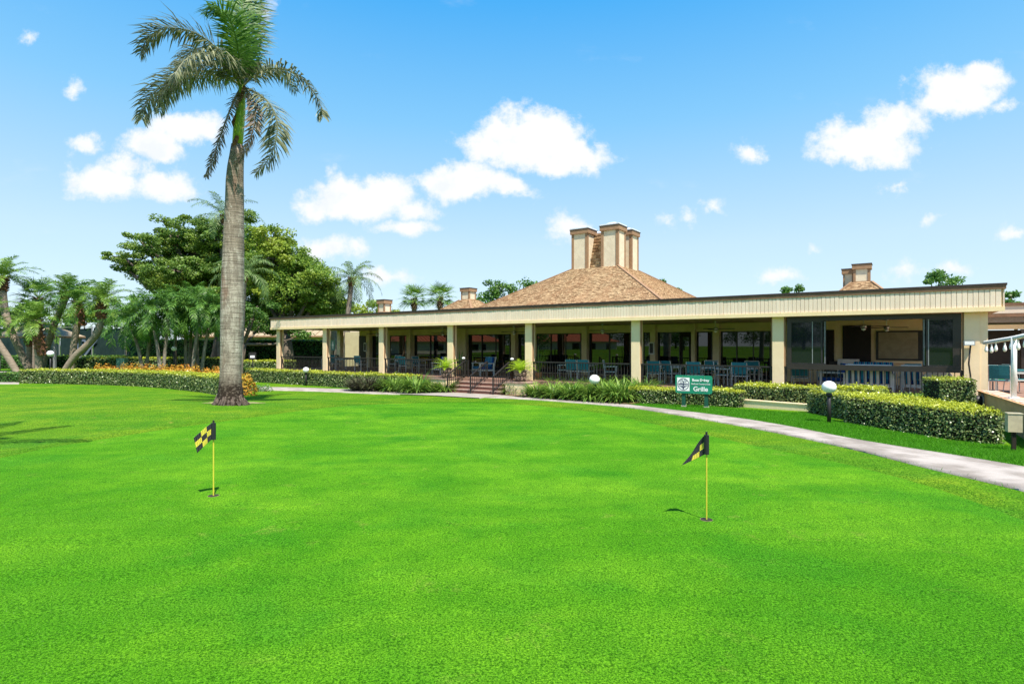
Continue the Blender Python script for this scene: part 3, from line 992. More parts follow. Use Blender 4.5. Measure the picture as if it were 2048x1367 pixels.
# smaller roof vents along the flat roof
q = bw(0, 0)
def small_vent(px, Y, ztop, zbase, w, A0):
    p = at(px, HY, Y) - P0
    s, t = p.dot(U), p.dot(V)
    hip(s, t, RB, zbase + 0.1, A0, w * 0.62)
    chimney(s, t, zbase, ztop, w, cap=False)
small_vent(937, 50.0, 6.55, 5.45, 0.95, 3.6)
small_vent(1724, 34.0, 6.40, 5.25, 0.85, 2.6)
p = at(1697, HY, 34.8) - P0
chimney(p.dot(U), p.dot(V), 4.9, 6.22, 0.55, cap=False)
small_vent(769, 44.0, 5.05, 4.0, 0.72, 1.0)

# ---------------------------------------------------------------- porch railings
RT = 0.85
bal = MB().box(-0.011, 0.011, -0.011, 0.011, 0.09, RT - 0.05).mesh('baluster')


def railing(s0, s1, label, t=0.12, z=DECK, posts=True):
    o = empty('porch_railing', label, 'railing', bw(s0, t, z), ANG, 'black railings between the porch columns')
    L = s1 - s0
    MB().box(0, L, -0.045, 0.045, RT - 0.05, RT).build('top_rail', M['black'], o)
    MB().box(0, L, -0.02, 0.02, 0.06, 0.10).build('bottom_rail', M['black'], o)
    n = max(2, int(round(L / 0.135)))
    for i in range(n):
        link('baluster', bal, M['black'], o, (L * (i + 0.5) / n, 0, 0))
    if posts:
        for x in (0.03, L - 0.03): MB().box(x - 0.03, x + 0.03, -0.03, 0.03, 0, RT - 0.051).build('post', M['black'], o)
    return o


nm = ['first', 'second', 'third', 'fourth', 'fifth', 'sixth', 'seventh', 'last']
for i in (0, 1, 2, 4, 5, 6):
    railing(cs[i] + 0.19, cs[i + 1] - 0.19, 'black railing between the %s and %s porch columns from the left' % (nm[i], nm[i + 1]))
railing(cs[3] + 0.19, S0 + 0.05, 'short black railing from the fourth column to the left side of the brick steps')
railing(S1 - 0.1, cs[4] - 0.19, 'short black railing from the brick steps to the fifth column')
o = railing(0, 4.4, 'black railing closing the open left end of the porch')
o.location = bw(SL + 0.5, 0.33, DECK)
o.rotation_euler = (0, 0, ANG + math.pi / 2)
bm2 = bal


def stair_rail(s, label):
    o = empty('stair_railing', label, 'handrail', bw(s, 0, 0), ANG, 'black handrails of the brick steps')
    zl = DECK - 0.62
    a, b = Vector((0, -1.40, zl + 0.80)), Vector((0, -0.16, DECK + 0.80))
    MB().bar(a, b, 0.055, 0.05).build('handrail', M['black'], o)
    MB().bar(a - Vector((0, 0, .66)), b - Vector((0, 0, .66)), 0.03, 0.03).build('bottom_rail', M['black'], o)
    for p, z in ((a, zl - 0.05), (b, DECK)): MB().box(-.025, .025, p.y - .025, p.y + .025, z, p.z - .02).build('post', M['black'], o)
    for k in range(1, 9):
        p = a.lerp(b, k / 9)
        MB().box(-.010, .010, p.y - .010, p.y + .010, p.z - .645, p.z - .02).build('baluster', M['black'], o)


stair_rail(S0 + 0.02, 'black sloping handrail on the left side of the brick steps')
stair_rail(sc_ + 0.05, 'black sloping handrail down the middle of the brick steps')
stair_rail(S1 - 0.02, 'black sloping handrail on the right side of the brick steps')
# ---------------------------------------------------------------- golf flags
def flagstick(px, py, label, kind):
    b = on_ground(px, py)
    o = empty('golf_flagstick', label, 'golf flag', b, 0, 'flagsticks on the putting green')
    MB().tube([(0, 0, -0.08), (0, 0, 0.82)], 0.0075, 8).build('pole', M['yellow'], o)
    # sandy rim and a flat disc coloured dark like the shaded hole
    MB().lathe([(0.0015, 0.0080), (0.0590, 0.0080), (0.0590, 0.0095), (0.0015, 0.0095)], 28).build('cup_rim', M['sand'], o)
    MB().lathe([(0.0015, 0.0096), (0.0545, 0.0096), (0.0545, 0.0108), (0.0015, 0.0108)], 28).build('dark_hole_disc', M['soil'], o)
    MB().tube([(0, 0, 0.80), (0, 0, 0.835)], 0.010, 10).build('pole_cap', M['flagblack'], o)
    # cloth: columns of cells running away from the sleeve and drooping to the left
    H = 0.182
    z1 = 0.805
    MB().tube([(0, 0, z1 - H), (0, 0, z1)], 0.024, 12).build('sleeve', M['flagblack'], o)
    nc, nr, sub = 3, 3, 4
    cw, ch = (0.070 if kind == 0 else 0.063), H / 3
    grid = {}
    def cloth(u, v):
        """u along the flag, v down it"""
        if kind == 0:
            x = -0.017 - u * 0.80
            y = 0.030 * math.sin(u * 16) * u / 0.25 - 0.25 * u
            z = z1 - v * (1 - 0.10 * u / 0.25) - 0.54 * u - 0.9 * u * u
            x += v * u * 1.0
            return (x, y, z)
        x = -0.017 - u * (0.20 + 0.9 * v / H * u * 4) * 0.9 - 0.30 * u
        y = 0.78 * u - 1.9 * u * u - 0.9 * v * u
        z = z1 - v * (1 - 1.9 * u) - 0.85 * u - 0.6 * u * u
        return (x, y, z)
    bl, ye = MB(), MB()
    for i in range(nc):
        for j in range(nr):
            mb = bl if (i + j) % 2 == 0 or (kind == 1 and i == 2 and j == 1) or (kind == 1 and (i, j) == (1, 0)) else ye
            for a in range(sub):
                for b_ in range(sub):
                    u0, u1 = cw * (i + a / sub), cw * (i + (a + 1) / sub)
                    v0, v1 = ch * (j + b_ / sub), ch * (j + (b_ + 1) / sub)
                    mb.quad(cloth(u0, v0), cloth(u1, v0), cloth(u1, v1), cloth(u0, v1))
    for mb, mt in ((bl, 'flagblack'), (ye, 'yellow')):
        f = mb.build('flag_cloth' if mb is bl else 'flag_check', M[mt], o, True)
        md = f.modifiers.new('thick', 'SOLIDIFY')
        md.thickness = 0.0016
    return o


flagstick(427, 992, 'checkered flagstick blown out wide, on the green below the tall palm', 0)
flagstick(1413, 1040, 'checkered flagstick with folded drooping flag, on the green below the club sign', 1)


# ---------------------------------------------------------------- globe lamps
def lamp(px, py, h, r, label, Y=None, mt='black'):
    if Y is None: b = on_ground(px, py)
    else:
        b = at(px, HY, Y)
        b.z = g1(b.x, b.y)
    o = empty('globe_lamp', label, 'lamp', b, 0, 'white globe lamps on black posts')
    MB().lathe([(.045, -0.05), (.045, h - 2 * r - .02), (.030, h - 2 * r - .015)], 12).build('post', M[mt], o, True)
    MB().lathe([(.07, 0), (.07, .05), (.05, .09)], 12, (0, 0, h - 2 * r - .06)).build('collar', M[mt], o, True)
    MB().sphere((0, 0, h - r), r, 24, 14, 0.92).build('globe', M['globe'], o, True)
    return o


lamp(1658, 846, 1.06, 0.165, 'globe lamp standing on the grass strip in front of the large right hedge')
lamp(612, 771, 1.06, 0.17, 'globe lamp in front of the clipped hedge just right of the tall palm')
lamp(1189, 800, 1.02, 0.20, 'globe lamp rising from the strap leaf plants right of the steps', Y=21.0)
lamp(101, 735, 1.95, 0.20, 'globe lamp behind the long left hedge, among the leaning palm trunks', Y=35.5)
lamp(348, 735, 2.2, 0.19, 'small far globe lamp among the slender palm trunks left of the tall palm', Y=42.0)

# ---------------------------------------------------------------- the club sign
b0, b1 = on_ground(1365, 813), on_ground(1411, 817.5)
sb = (b0 + b1) / 2
dirv = Vector((1.0, -0.52, 0)).normalized()
o = empty('club_sign', 'green board sign on two posts reading Boca Delray Golf and Country Club Grille', 'sign', (sb.x, sb.y, g1(sb.x, sb.y)), math.atan2(dirv.y, dirv.x))
sW, sH, zb = 1.14, 0.58, 0.46
hw = sW / 2
sz_ = 0.07
poly = []
for cx, cz, a0 in ((hw - sz_, sz_, -90), (hw - sz_, sH - sz_, 0), (-hw + sz_ * .3, sH - sz_ * .3, 90), (-hw + sz_, sz_, 180)):
    rr = sz_ if a0 != 90 else sz_ * .3
    for k in range(5):
        a = R(a0 + 90 * k / 4)
        poly.append((cx + rr * math.cos(a), cz + rr * math.sin(a)))
mb = MB()
n_ = len(poly)
mb.add([(x, -0.03, zb + z) for x, z in poly] + [(x, 0.0, zb + z) for x, z in poly],
       [tuple(range(n_)), tuple(reversed(range(n_, 2 * n_)))] + [(i, i + n_, (i + 1) % n_ + n_, (i + 1) % n_) for i in range(n_)])
board = mb.build('board', M['greenpaint'], o)
for x in (-0.32, 0.38):
    MB().box(x - 0.055, x + 0.055, 0.004, 0.11, -0.3, zb + 0.5).build('post', M['signpost'], o)
    MB().box(x - 0.075, x + 0.075, -0.012, 0.125, -0.2, 0.06).build('post_footing', M['path'], o)
for x in (-0.34, 0.34): MB().box(x - 0.012, x + 0.012, -0.037, -0.031, zb + sH - 0.055, zb + sH - 0.031).build('bolt', M['steel'], board)
MB().box(-0.515, -0.125, -0.036, -0.031, zb + 0.075, zb + 0.505).build('emblem_panel', M['signwhite'], board)
ex, ez = -0.32, zb + 0.29
em = MB()
yq = -0.0375


def ringpoly(mb, cx, cz, r0, r1, a0=0, a1=360, n=40, y=yq):
    for k in range(n):
        a, b_ = R(a0 + (a1 - a0) * k / n), R(a0 + (a1 - a0) * (k + 1) / n)
        mb.quad((cx + r0 * math.cos(a), y, cz + r0 * math.sin(a)), (cx + r1 * math.cos(a), y, cz + r1 * math.sin(a)),
                (cx + r1 * math.cos(b_), y, cz + r1 * math.sin(b_)), (cx + r0 * math.cos(b_), y, cz + r0 * math.sin(b_)))


ringpoly(em, ex, ez, 0.188, 0.212)
for rr, a0, a1 in ((0.150, 35, 80), (0.150, 95, 150), (0.105, 25, 70), (0.105, 85, 128), (0.105, 140, 165), (0.064, 40, 100), (0.064, 115, 160)):
    ringpoly(em, ex, ez, rr, rr + 0.022, a0, a1, 10)
# the spreading tree over the band
for (xa, xb, za, zb2) in ((-0.175, -0.02, -0.018, 0.022), (0.02, 0.178, -0.018, 0.022)):
    em.quad((ex + xa, yq, ez + za), (ex + xb, yq, ez + za), (ex + xb, yq, ez + zb2), (ex + xa, yq, ez + zb2))
em.quad((ex - 0.165, yq, ez - 0.062), (ex + 0.165, yq, ez - 0.062), (ex + 0.178, yq, ez - 0.042), (ex - 0.178, yq, ez - 0.042))
em.add([(ex - 0.150, yq, ez - 0.075), (ex + 0.130, yq, ez - 0.075), (ex + 0.03, yq, ez - 0.125), (ex + 0.02, yq, ez - 0.178), (ex - 0.02, yq, ez - 0.178), (ex - 0.03, yq, ez - 0.125)], [(5, 4, 3, 2, 1, 0)])
em.add([(ex - 0.025, yq, ez - 0.04), (ex + 0.025, yq, ez - 0.04), (ex + 0.012, yq, ez + 0.12), (ex - 0.012, yq, ez + 0.12)], [(0, 1, 2, 3)])
em.v = [(ex + (x - ex) * .86, y, ez + (z - ez) * .92) for x, y, z in em.v]
em.build('emblem', M['navy'], board)


def text(s, x, z, size, m, parent, y=-0.0355, name='lettering', rx=90, bold=0.0, shear=0.0):
    cu = bpy.data.curves.new(name, 'FONT')
    cu.body = s
    cu.size = size
    cu.align_x = 'CENTER'
    cu.extrude = 0.002
    cu.offset = bold
    tmp = bpy.data.objects.new(name, cu)
    if shear: cu.shear = shear
    me = bpy.data.meshes.new_from_object(tmp, depsgraph=bpy.context.evaluated_depsgraph_get())
    bpy.data.objects.remove(tmp)
    me.materials.clear()
    t = link(name, me, m, parent)
    t.location = (x, y, z)
    t.rotation_euler = (R(rx), 0, 0)
    return t


text('Boca Delray', 0.215, zb + 0.40, 0.105, M['signwhite'], board, bold=0.004)
text('Golf and Country Club', 0.218, zb + 0.292, 0.062, M['signwhite'], board, bold=0.001)
text('Grille', 0.215, zb + 0.085, 0.20, M['signwhite'], board, bold=0.004)

# restroom sign by the second porch column
p = at(666, 690, 35.0)
o = empty('restroom_sign', 'small teal restroom sign with a white figure beside the second porch column', 'sign', p, ANG)
MB().box(-.22, .22, -.01, .01, -.32, .32).build('board', M['utilgreen'], o)
MB().lathe([(.045, -.004), (.045, .004)], 12, M=Matrix.Translation((0, -.016, .17)) @ Matrix.Rotation(R(90), 4, 'X')).build('figure_head', M['signwhite'], o)
f = MB()
f.add([(-.10, -.013, -.05), (.10, -.013, -.05), (.05, -.013, .11), (-.05, -.013, .11)], [(0, 1, 2, 3)])
f.quad((-.05, -.013, -.22), (-.012, -.013, -.22), (-.012, -.013, -.05), (-.05, -.013, -.05))
f.quad((.012, -.013, -.22), (.05, -.013, -.22), (.05, -.013, -.05), (.012, -.013, -.05))
f.build('figure_body', M['signwhite'], o)
MB().box(-.03, .03, .011, .06, -1.6, .1).build('post', M['black'], o)

# small dark marker sign and green service box left of the porch
b = at(505, HY, 39.0)
o = empty('marker_sign', 'small dark marker sign standing in the shrubs right of the tall palm', 'sign', (b.x, b.y, g1(b.x, b.y)), 0.1)
MB().box(-.03, .03, .02, .06, -.1, 1.6).build('post', M['black'], o)
MB().box(-.24, .24, -.01, .018, 1.28, 1.78).build('board', M['black'], o)
MB().box(-.15, .15, -.016, -.011, 1.40, 1.56).build('panel', M['signwhite'], o)
b = at(244, HY, 45.0)
o = empty('service_box', 'small green service box in front of the court fence', 'utility box', (b.x, b.y, g1(b.x, b.y)), 0)
MB().box(-.32, .32, -.2, .2, 0, 1.15).build('cabinet', M['utilgreen'], o)
MB().box(-.34, .34, -.22, .22, 1.151, 1.20).build('lid', M['utilgreen'], o)


# ---------------------------------------------------------------- porch furniture
def dining_chair():
    o = empty('dining_chair', 'x', 'chair', (0, 0, 0))
    for sx in (-1, 1):
        x = sx * 0.27
        MB().tube([(x, -0.25, 0), (x, -0.245, 0.64)], 0.016, 6).build('leg', M['frame'], o)
        MB().tube([(x, 0.27, 0), (x, 0.22, 0.45), (x, 0.30, 0.92)], 0.016, 6).build('leg', M['frame'], o)
        MB().box(x - .028, x + .028, -0.27, 0.26, 0.64, 0.665).build('armrest', M['frame'], o)
    s = MB()
    s.bar((-.27, -.25, .42), (.27, -.25, .42), .03)
    s.bar((-.27, .22, .42), (.27, .22, .42), .03)
    s.bar((-.25, -.25, .42), (-.25, .22, .42), .03)
    s.bar((.25, -.25, .42), (.25, .22, .42), .03)
    s.build('seat_frame', M['frame'], o)
    MB().box(-.245, .245, -.24, .215, .437, .452).build('seat', M['teal'], o)
    b = MB()
    for k in range(4):
        z0, z1 = .50 + .11 * k, .50 + .11 * (k + 1)
        y0, y1 = .225 + (z0 - .45) * .17, .225 + (z1 - .45) * .17
        c = .02 * (1 - abs(k - 1.5) / 2)
        b.add([(-.25, y0, z0), (0, y0 + c, z0), (.25, y0, z0), (-.25, y1, z1), (0, y1 + c, z1), (.25, y1, z1)], [(0, 1, 4, 3), (1, 2, 5, 4)])
    bb = b.build('backrest', M['teal'], o)
    md = bb.modifiers.new('thick', 'SOLIDIFY')
    md.thickness = 0.02
    MB().tube([(-.27, .30, .925), (.27, .30, .925)], .016, 6).build('top_rail', M['frame'], o)
    return o


def table(L=1.0, Wd=1.0):
    o = empty('dining_table', 'x', 'table', (0, 0, 0))
    MB().box(-L / 2, L / 2, -Wd / 2, Wd / 2, .715, .745).build('tabletop', M['tableteal'], o)
    f = MB()
    for y in (-Wd / 2 + .03, Wd / 2 - .03): f.box(-L / 2 + .02, L / 2 - .02, y - .02, y + .02, .66, .714)
    for x in (-L / 2 + .03, L / 2 - .03): f.box(x - .02, x + .02, -Wd / 2 + .051, Wd / 2 - .051, .66, .714)
    f.build('apron', M['frame'], o)
    for x in (-L / 2 + .06, L / 2 - .06):
        for y in (-Wd / 2 + .06, Wd / 2 - .06):
            MB().box(x - .025, x + .025, y - .025, y + .025, 0, .659).build('leg', M['frame'], o)
    return o


def lounge(w, name, cat, nb):
    """slatted white armchair or settee with striped cushions; front faces -y"""
    o = empty(name, 'x', cat, (0, 0, 0))
    h = w / 2
    for sx in (-1, 1):
        x = sx * (h - .035)
        MB().box(x - .035, x + .035, -.40, -.33, 0, .62).build('leg', M['frame'], o)
        MB().box(x - .035, x + .035, .33, .40, 0, .66).build('leg', M['frame'], o)
        MB().box(x - .05, x + .05, -.42, .38, .621, .66).build('armrest', M['frame'], o)
        MB().box(x - .02, x + .02, -.33, .33, .26, .34).build('side_rail', M['frame'], o)
    MB().box(-h + .071, h - .071, -.40, -.36, .24, .34).build('seat_rail', M['frame'], o)
    MB().box(-h + .071, h - .071, .36, .40, .24, .34).build('seat_rail', M['frame'], o)
    MB().bar((-h + .07, .50, .93), (h - .07, .50, .93), .04, .07).build('back_rail', M['frame'], o)
    n = max(3, int(w / .17))
    for i in range(n):
        x = -h + .10 + (w - .20) * i / (n - 1)
        MB().bar((x, .385, .30), (x, .495, .90), .075, .02, up=(0, 1, 0)).build('back_slat', M['frame'], o)
    m_ = w / nb
    for i in range(nb):
        x0, x1 = -h + .08 + (w - .16) * i / nb, -h + .08 + (w - .16) * (i + 1) / nb
        for nme, M4, b_ in (('seat_cushion', Matrix.Identity(4), (x0 + .01, x1 - .01, -.38, .30, .345, .47)),
                            ('back_cushion', Matrix.Translation((0, .30, .47)) @ Matrix.Rotation(R(-10), 4, 'X'), (x0 + .01, x1 - .01, -.07, .05, .0, .50))):
            cu = MB().box(*b_, M=M4).build(nme, M['stripe'], o)
            md = cu.modifiers.new('soft', 'BEVEL')
            md.width, md.segments = .035, 2
    return o


chair0, table0 = dining_chair(), table()
arm0, sofa0 = lounge(.68, 'lounge_chair', 'armchair', 1), lounge(1.40, 'settee', 'sofa', 2)
used = set()


def put(src, px, t, rz, label, group, z=DECK):
    loc = bw(s_at(px, t), t, z)
    if src not in used:
        used.add(src)
        src.location, src.rotation_euler = loc, (0, 0, ANG + R(rz))
        src['label'], src['group'] = label, group
        return src
    return copy_tree(src, loc, ANG + R(rz), label, group)


GC, GT = 'teal sling dining chairs on the porch', 'teal topped dining tables on the porch'
# px, depth in porch, turn (0 faces the lawn, 180 faces the wall)
put(table0, 690, 1.9, 0, 'teal table in the second porch bay from the left, beside the restroom sign', GT)
put(chair0, 672, 1.0, 180, 'teal chair nearest the second column from the left, back to the lawn', GC)
put(chair0, 722, 1.05, 180, 'teal chair right of centre in the second porch bay, back to the lawn', GC)
put(chair0, 655, 2.0, -90, 'teal chair at the left side of the table in the second porch bay', GC)
put(table0, 812, 2.0, 0, 'teal table in the third porch bay, in front of the narrow window', GT)
put(chair0, 789, 2.7, 0, 'teal chair behind the table in the third porch bay, by the narrow window', GC)
put(chair0, 811, 1.05, 180, 'teal chair with its back to the lawn, in the middle of the third porch bay', GC)
put(chair0, 838, 2.0, 90, 'teal chair at the right side of the table in the third porch bay', GC)
put(arm0, 882, 1.1, -100, 'striped blue armchair just left of the fourth column', 'white armchairs with striped blue cushions')
put(sofa0, 966, 1.8, -35, 'white slatted settee with blue cushions at the top of the brick steps', 'white settees with striped blue cushions')
put(table0, 1168, 1.9, 0, 'teal table in the porch bay right of the steps, behind the globe lamp', GT)
put(chair0, 1128, 1.7, -70, 'teal chair at the left end of the table behind the globe lamp', GC)
put(chair0, 1148, 1.05, 180, 'teal chair behind the globe lamp, left of two side by side, back to lawn', GC)
put(chair0, 1172, 1.05, 180, 'teal chair behind the globe lamp, right of two side by side, back to lawn', GC)
put(chair0, 1221, 1.3, 110, 'teal chair turned sideways just left of the sixth column', GC)
put(table0, 1345, 2.4, 0, 'teal table in the sixth porch bay, left of the club sign', GT)
put(chair0, 1312, 1.1, 180, 'teal chair right beside the sixth column, back to the lawn', GC)
put(chair0, 1343, 1.5, 150, 'teal chair seen between the sixth column and the club sign', GC)
put(chair0, 1391, 0.85, 180, 'teal chair standing right behind the club sign, back to the lawn', GC)
put(table0, 1420, 2.0, 0, 'teal table behind the club sign', GT)
put(chair0, 1421, 2.9, 10, 'teal chair behind the table beyond the club sign, facing the lawn', GC)
put(chair0, 1446, 1.6, 90, 'teal chair turned sideways right of the club sign', GC)
put(table0, 1490, 2.2, 0, 'teal table left of the column before the glazed bay', GT)
put(chair0, 1482, 1.2, 180, 'teal chair with its back to the lawn, left of the column before the glazed bay', GC)
put(chair0, 1506, 2.9, 20, 'teal chair facing the lawn by the wide window before the glazed bay', GC)
put(chair0, 1602, 1.2, 180, 'teal chair behind the railing at the left end of the glazed bay', GC)
put(arm0, 1662, 1.15, -75, 'striped blue armchair left of the settee in the glazed bay', 'white armchairs with striped blue cushions')
put(sofa0, 1738, 0.75, 180, 'white slatted settee with striped blue cushions, back against the glazed bay railing', 'white settees with striped blue cushions')
put(arm0, 1832, 1.05, 165, 'striped blue armchair right of the settee in the glazed bay', 'white armchairs with striped blue cushions')
put(chair0, 1818, 3.2, 200, 'teal chair at the back of the glazed bay below the notice board', GC)
put(sofa0, 1745, 3.0, 0, 'white settee deeper in the glazed bay, facing the lawn', 'white settees with striped blue cushions')
for px_, t_, rz_, lb in ((1972, 3.2, 180, 'teal chair on the right terrace just right of the end column'), (2000, 3.0, 170, 'teal chair on the right terrace between the two white posts'), (2036, 4.0, 120, 'teal chair at the right edge of the terrace')):
    put(chair0, px_, t_, rz_, lb, 'teal sling dining chairs on the right terrace')
put(table0, 2022, 4.6, 0, 'teal table on the right terrace', 'teal topped tables on the right terrace')

# overturned round table in the right corner of the glazed bay
o = empty('round_table', 'white round table top tipped on its edge at the right end of the glazed bay', 'table', bw(s_at(1877, 0.7), 0.7, DECK), ANG + R(25))
MB().lathe([(.42, 0), (.44, .01), (.44, .025), (.42, .035)], 28, M=Matrix.Translation((0, 0, .44)) @ Matrix.Rotation(R(82), 4, 'X')).build('tabletop', M['white'], o)
MB().tube([(0, .02, .44), (0, .55, .40)], .03, 8).build('pedestal', M['frame'], o)
# fridge in the bar opening
o = empty('fridge', 'white fridge standing in the dark bar opening of the glazed bay', 'fridge', bw(s_at(1697, TW - .35), TW - .35, DECK), ANG)
MB().box(-.36, .36, -.30, .30, 0.02, 1.02).build('body', M['white'], o)
MB().box(-.36, .36, -.34, -.303, 0.62, 1.02).build('door', M['white'], o)
MB().box(-.36, .36, -.34, -.303, 0.04, 0.60).build('door', M['white'], o)
MB().box(.28, .31, -.37, -.341, 0.35, 0.95).build('handle', M['steel'], o)
# wall telephones / control boxes on pilasters
for px_, lb in ((731, 'white framed box on the wall pilaster near the left end of the porch'), (1303.5, 'white framed box on the wall pilaster just right of the sixth column')):
    t_ = TW - .36
    o = empty('wall_box', lb, 'wall box', bw(s_at(px_, t_), t_, 1.45), ANG, 'white framed boxes on the porch wall')
    MB().box(-.13, .13, -.05, .035, -.30, .30).build('cabinet', M['white'], o)
    MB().box(-.09, .09, -.058, -.052, -.24, .24).build('panel', M['black'], o)


# ceiling fans
def ceiling_fan(px, t, label, turn):
    o = empty('ceiling_fan', label, 'ceiling fan', bw(s_at(px, t), t, SOFFIT), ANG, 'ceiling fans under the porch roof')
    MB().lathe([(.07, -.07), (.07, -.01), (.05, 0)], 14).build('canopy', M['steel'], o, True)
    MB().tube([(0, 0, -.06), (0, 0, -.26)], .014, 8).build('rod', M['steel'], o)
    MB().lathe([(.03, -.26), (.085, -.27), (.10, -.33), (.09, -.39), (.04, -.41)], 16).build('motor', M['steel'], o, True)
    MB().lathe([(.012, -.49), (.06, -.465), (.075, -.415)], 14).build('light', M['globe'], o, True)
    for k in range(3):
        a = R(turn + 120 * k)
        Mx = Matrix.Rotation(a, 4, 'Z') @ Matrix.Translation((0, 0, -.34)) @ Matrix.Rotation(R(9), 4, 'X')
        b = MB().add([Mx @ Vector(q) for q in ((.09, -.04, 0), (.70, -.075, 0), (.76, 0, 0), (.70, .06, 0), (.09, .04, 0), (.09, -.04, .012), (.70, -.075, .012), (.76, 0, .012), (.70, .06, .012), (.09, .04, .012))],
                     [(4, 3, 2, 1, 0), (5, 6, 7, 8, 9)] + [(i, (i + 1) % 5, (i + 1) % 5 + 5, i + 5) for i in range(5)])
        b.build('blade', M['fan'], o)
    return o


for px_, t_, lb, tn in ((754, 2.6, 'ceiling fan left of the third column', 20), (885, 3.0, 'ceiling fan left of the fourth column', 70), (1028, 2.8, 'ceiling fan above the settee at the brick steps', 5), (1205, 2.8, 'ceiling fan left of the sixth column, above the globe lamp', 2),
                        (1431, 2.8, 'ceiling fan above the club sign', 8), (1727, 2.2, 'larger looking front ceiling fan in the glazed bay', 10), (1773, 4.3, 'rear ceiling fan in the glazed bay before the notice board', 25)):
    ceiling_fan(px_, t_, lb, tn)


# ---------------------------------------------------------------- planters by the steps
def frond_strip(mb, base, d, L, w, droop, n=5, up=0.9):
    """one arching strap: base point, horizontal direction, length, width"""
    d = Vector((d[0], d[1], 0)).normalized()
    s = Vector((-d.y, d.x, 0))
    pts = []
    ang = up
    p = Vector(base)
    for i in range(n + 1):
        pts.append(p.copy())
        p = p + (d * math.cos(ang) + Vector((0, 0, math.sin(ang)))) * (L / n)
        ang -= droop / n
    vs, fs = [], []
    for i, q in enumerate(pts):
        ww = w * (0.55 + 0.9 * (i / n)) * (1 - (i / n) ** 3) * 0.5 + 0.001
        vs += [q - s * ww, q + s * ww]
    for i in range(n): fs.append((2 * i, 2 * i + 1, 2 * i + 3, 2 * i + 2))
    mb.add(vs, fs)


def clump(mb, n, r, L, w, up=(0.6, 1.45), droop=(0.9, 2.2), seg=4):
    for i in range(n):
        a = random.uniform(0, 2 * math.pi)
        rr = r * math.sqrt(random.random())
        b = (rr * math.cos(a), rr * math.sin(a), 0)
        a2 = a + random.uniform(-0.7, 0.7)
        frond_strip(mb, b, (math.cos(a2), math.sin(a2)), L * random.uniform(0.65, 1.1), w * random.uniform(.7, 1.2), random.uniform(*droop), seg, random.uniform(*up))


def planter(px, t, label):
    o = empty('planter', label, 'planter', bw(s_at(px, t), t, DECK - 0.03), ANG, 'patterned planters with lime fronds beside the steps')
    MB().lathe([(.21, 0), (.225, .02), (.27, .44), (.285, .46), (.285, .50), (.25, .50), (.24, .45)], 22).build('pot', M['trunkdark'], o, True)
    for k in range(9):
        for j in range(2):
            a = 2 * math.pi * (k + .5 * j) / 9
            Mx = Matrix.Rotation(a, 4, 'Z') @ Matrix.Translation((.248 + .016 * j, 0, .15 + .19 * j)) @ Matrix.Rotation(R(90), 4, 'Y') @ Matrix.Rotation(R(5), 4, 'Y')
            MB().lathe([(.07, -.012), (.062, .010), (.030, .012), (.026, -.012)], 8, M=Mx).build('relief_medallion', M['brickcap'], o)
    MB().lathe([(.02, .43), (.24, .43), (.24, .44), (.02, .44)], 14).build('soil', M['soil'], o)
    for k in range(34):
        a = 2 * math.pi * k * 0.381966
        el = 1.3 - 0.95 * (k / 34)
        L = random.uniform(.70, .92)
        mb = MB()
        d = Vector((math.cos(a), math.sin(a), 0))
        s = Vector((-d.y, d.x, 0))
        p, an = Vector((0, 0, .44)), el
        prev = None
        for i in range(13):
            f = i / 12
            w = .15 * math.sin(math.pi * min(1, .16 + .84 * f)) + .006
            T_ = d * math.cos(an) + Vector((0, 0, math.sin(an)))
            N = s.cross(T_) * -1
            if i:
                for sd_ in (-1, 1):
                    q = p + T_ * w * .7 + s * sd_ * w + N * w * .25
                    mb.add([p - T_ * .018, p + T_ * .018, q], [(0, 1, 2)])
            p = p + T_ * (L / 12)
            an -= 1.1 / 12
        mb.build('frond', M['fernleaf'], o)
    return o


planter(893, -0.62, 'patterned pot of lime fronds on the left wall of the brick steps')
planter(1041, -0.62, 'patterned pot of lime fronds on the right wall of the brick steps')


def snake_plant(px, t, label, n=9, h=1.25):
    o = empty('snake_plant', label, 'potted plant', bw(s_at(px, t), t, DECK), ANG, 'upright leafy pot plants on the porch')
    MB().lathe([(.13, 0), (.17, .30), (.19, .32), (.16, .33)], 14).build('pot', M['terra'], o, True)
    for k in range(n):
        a = random.uniform(0, 6.28)
        mb = MB()
        frond_strip(mb, (.07 * math.cos(a), .07 * math.sin(a), .30), (math.cos(a), math.sin(a)), h * random.uniform(.55, 1), .075, random.uniform(-.1, .35), 5, random.uniform(1.15, 1.5))
        mb.build('leaf', M['lily'], o)


snake_plant(1077, 0.75, 'tall spiky pot plant just right of the fifth column', 12, 1.3)
snake_plant(917, 0.8, 'spiky pot plant just right of the fourth column', 9, 1.2)
# lanterns on the stair newels
for px_, lb in ((927, 'small pale lantern at the head of the left stair rail'), (1024, 'small pale lantern at the head of the right stair rail')):
    o = empty('newel_lantern', lb, 'lantern', bw(s_at(px_, -0.12), -0.12, DECK + .85), ANG, 'pale lanterns at the head of the steps')
    MB().lathe([(.05, -.85), (.05, .0), (.07, .02)], 12).build('post', M['bronze'], o, True)
    MB().sphere((0, 0, .085), .085, 14, 8, .7).build('globe', M['globe'], o, True)

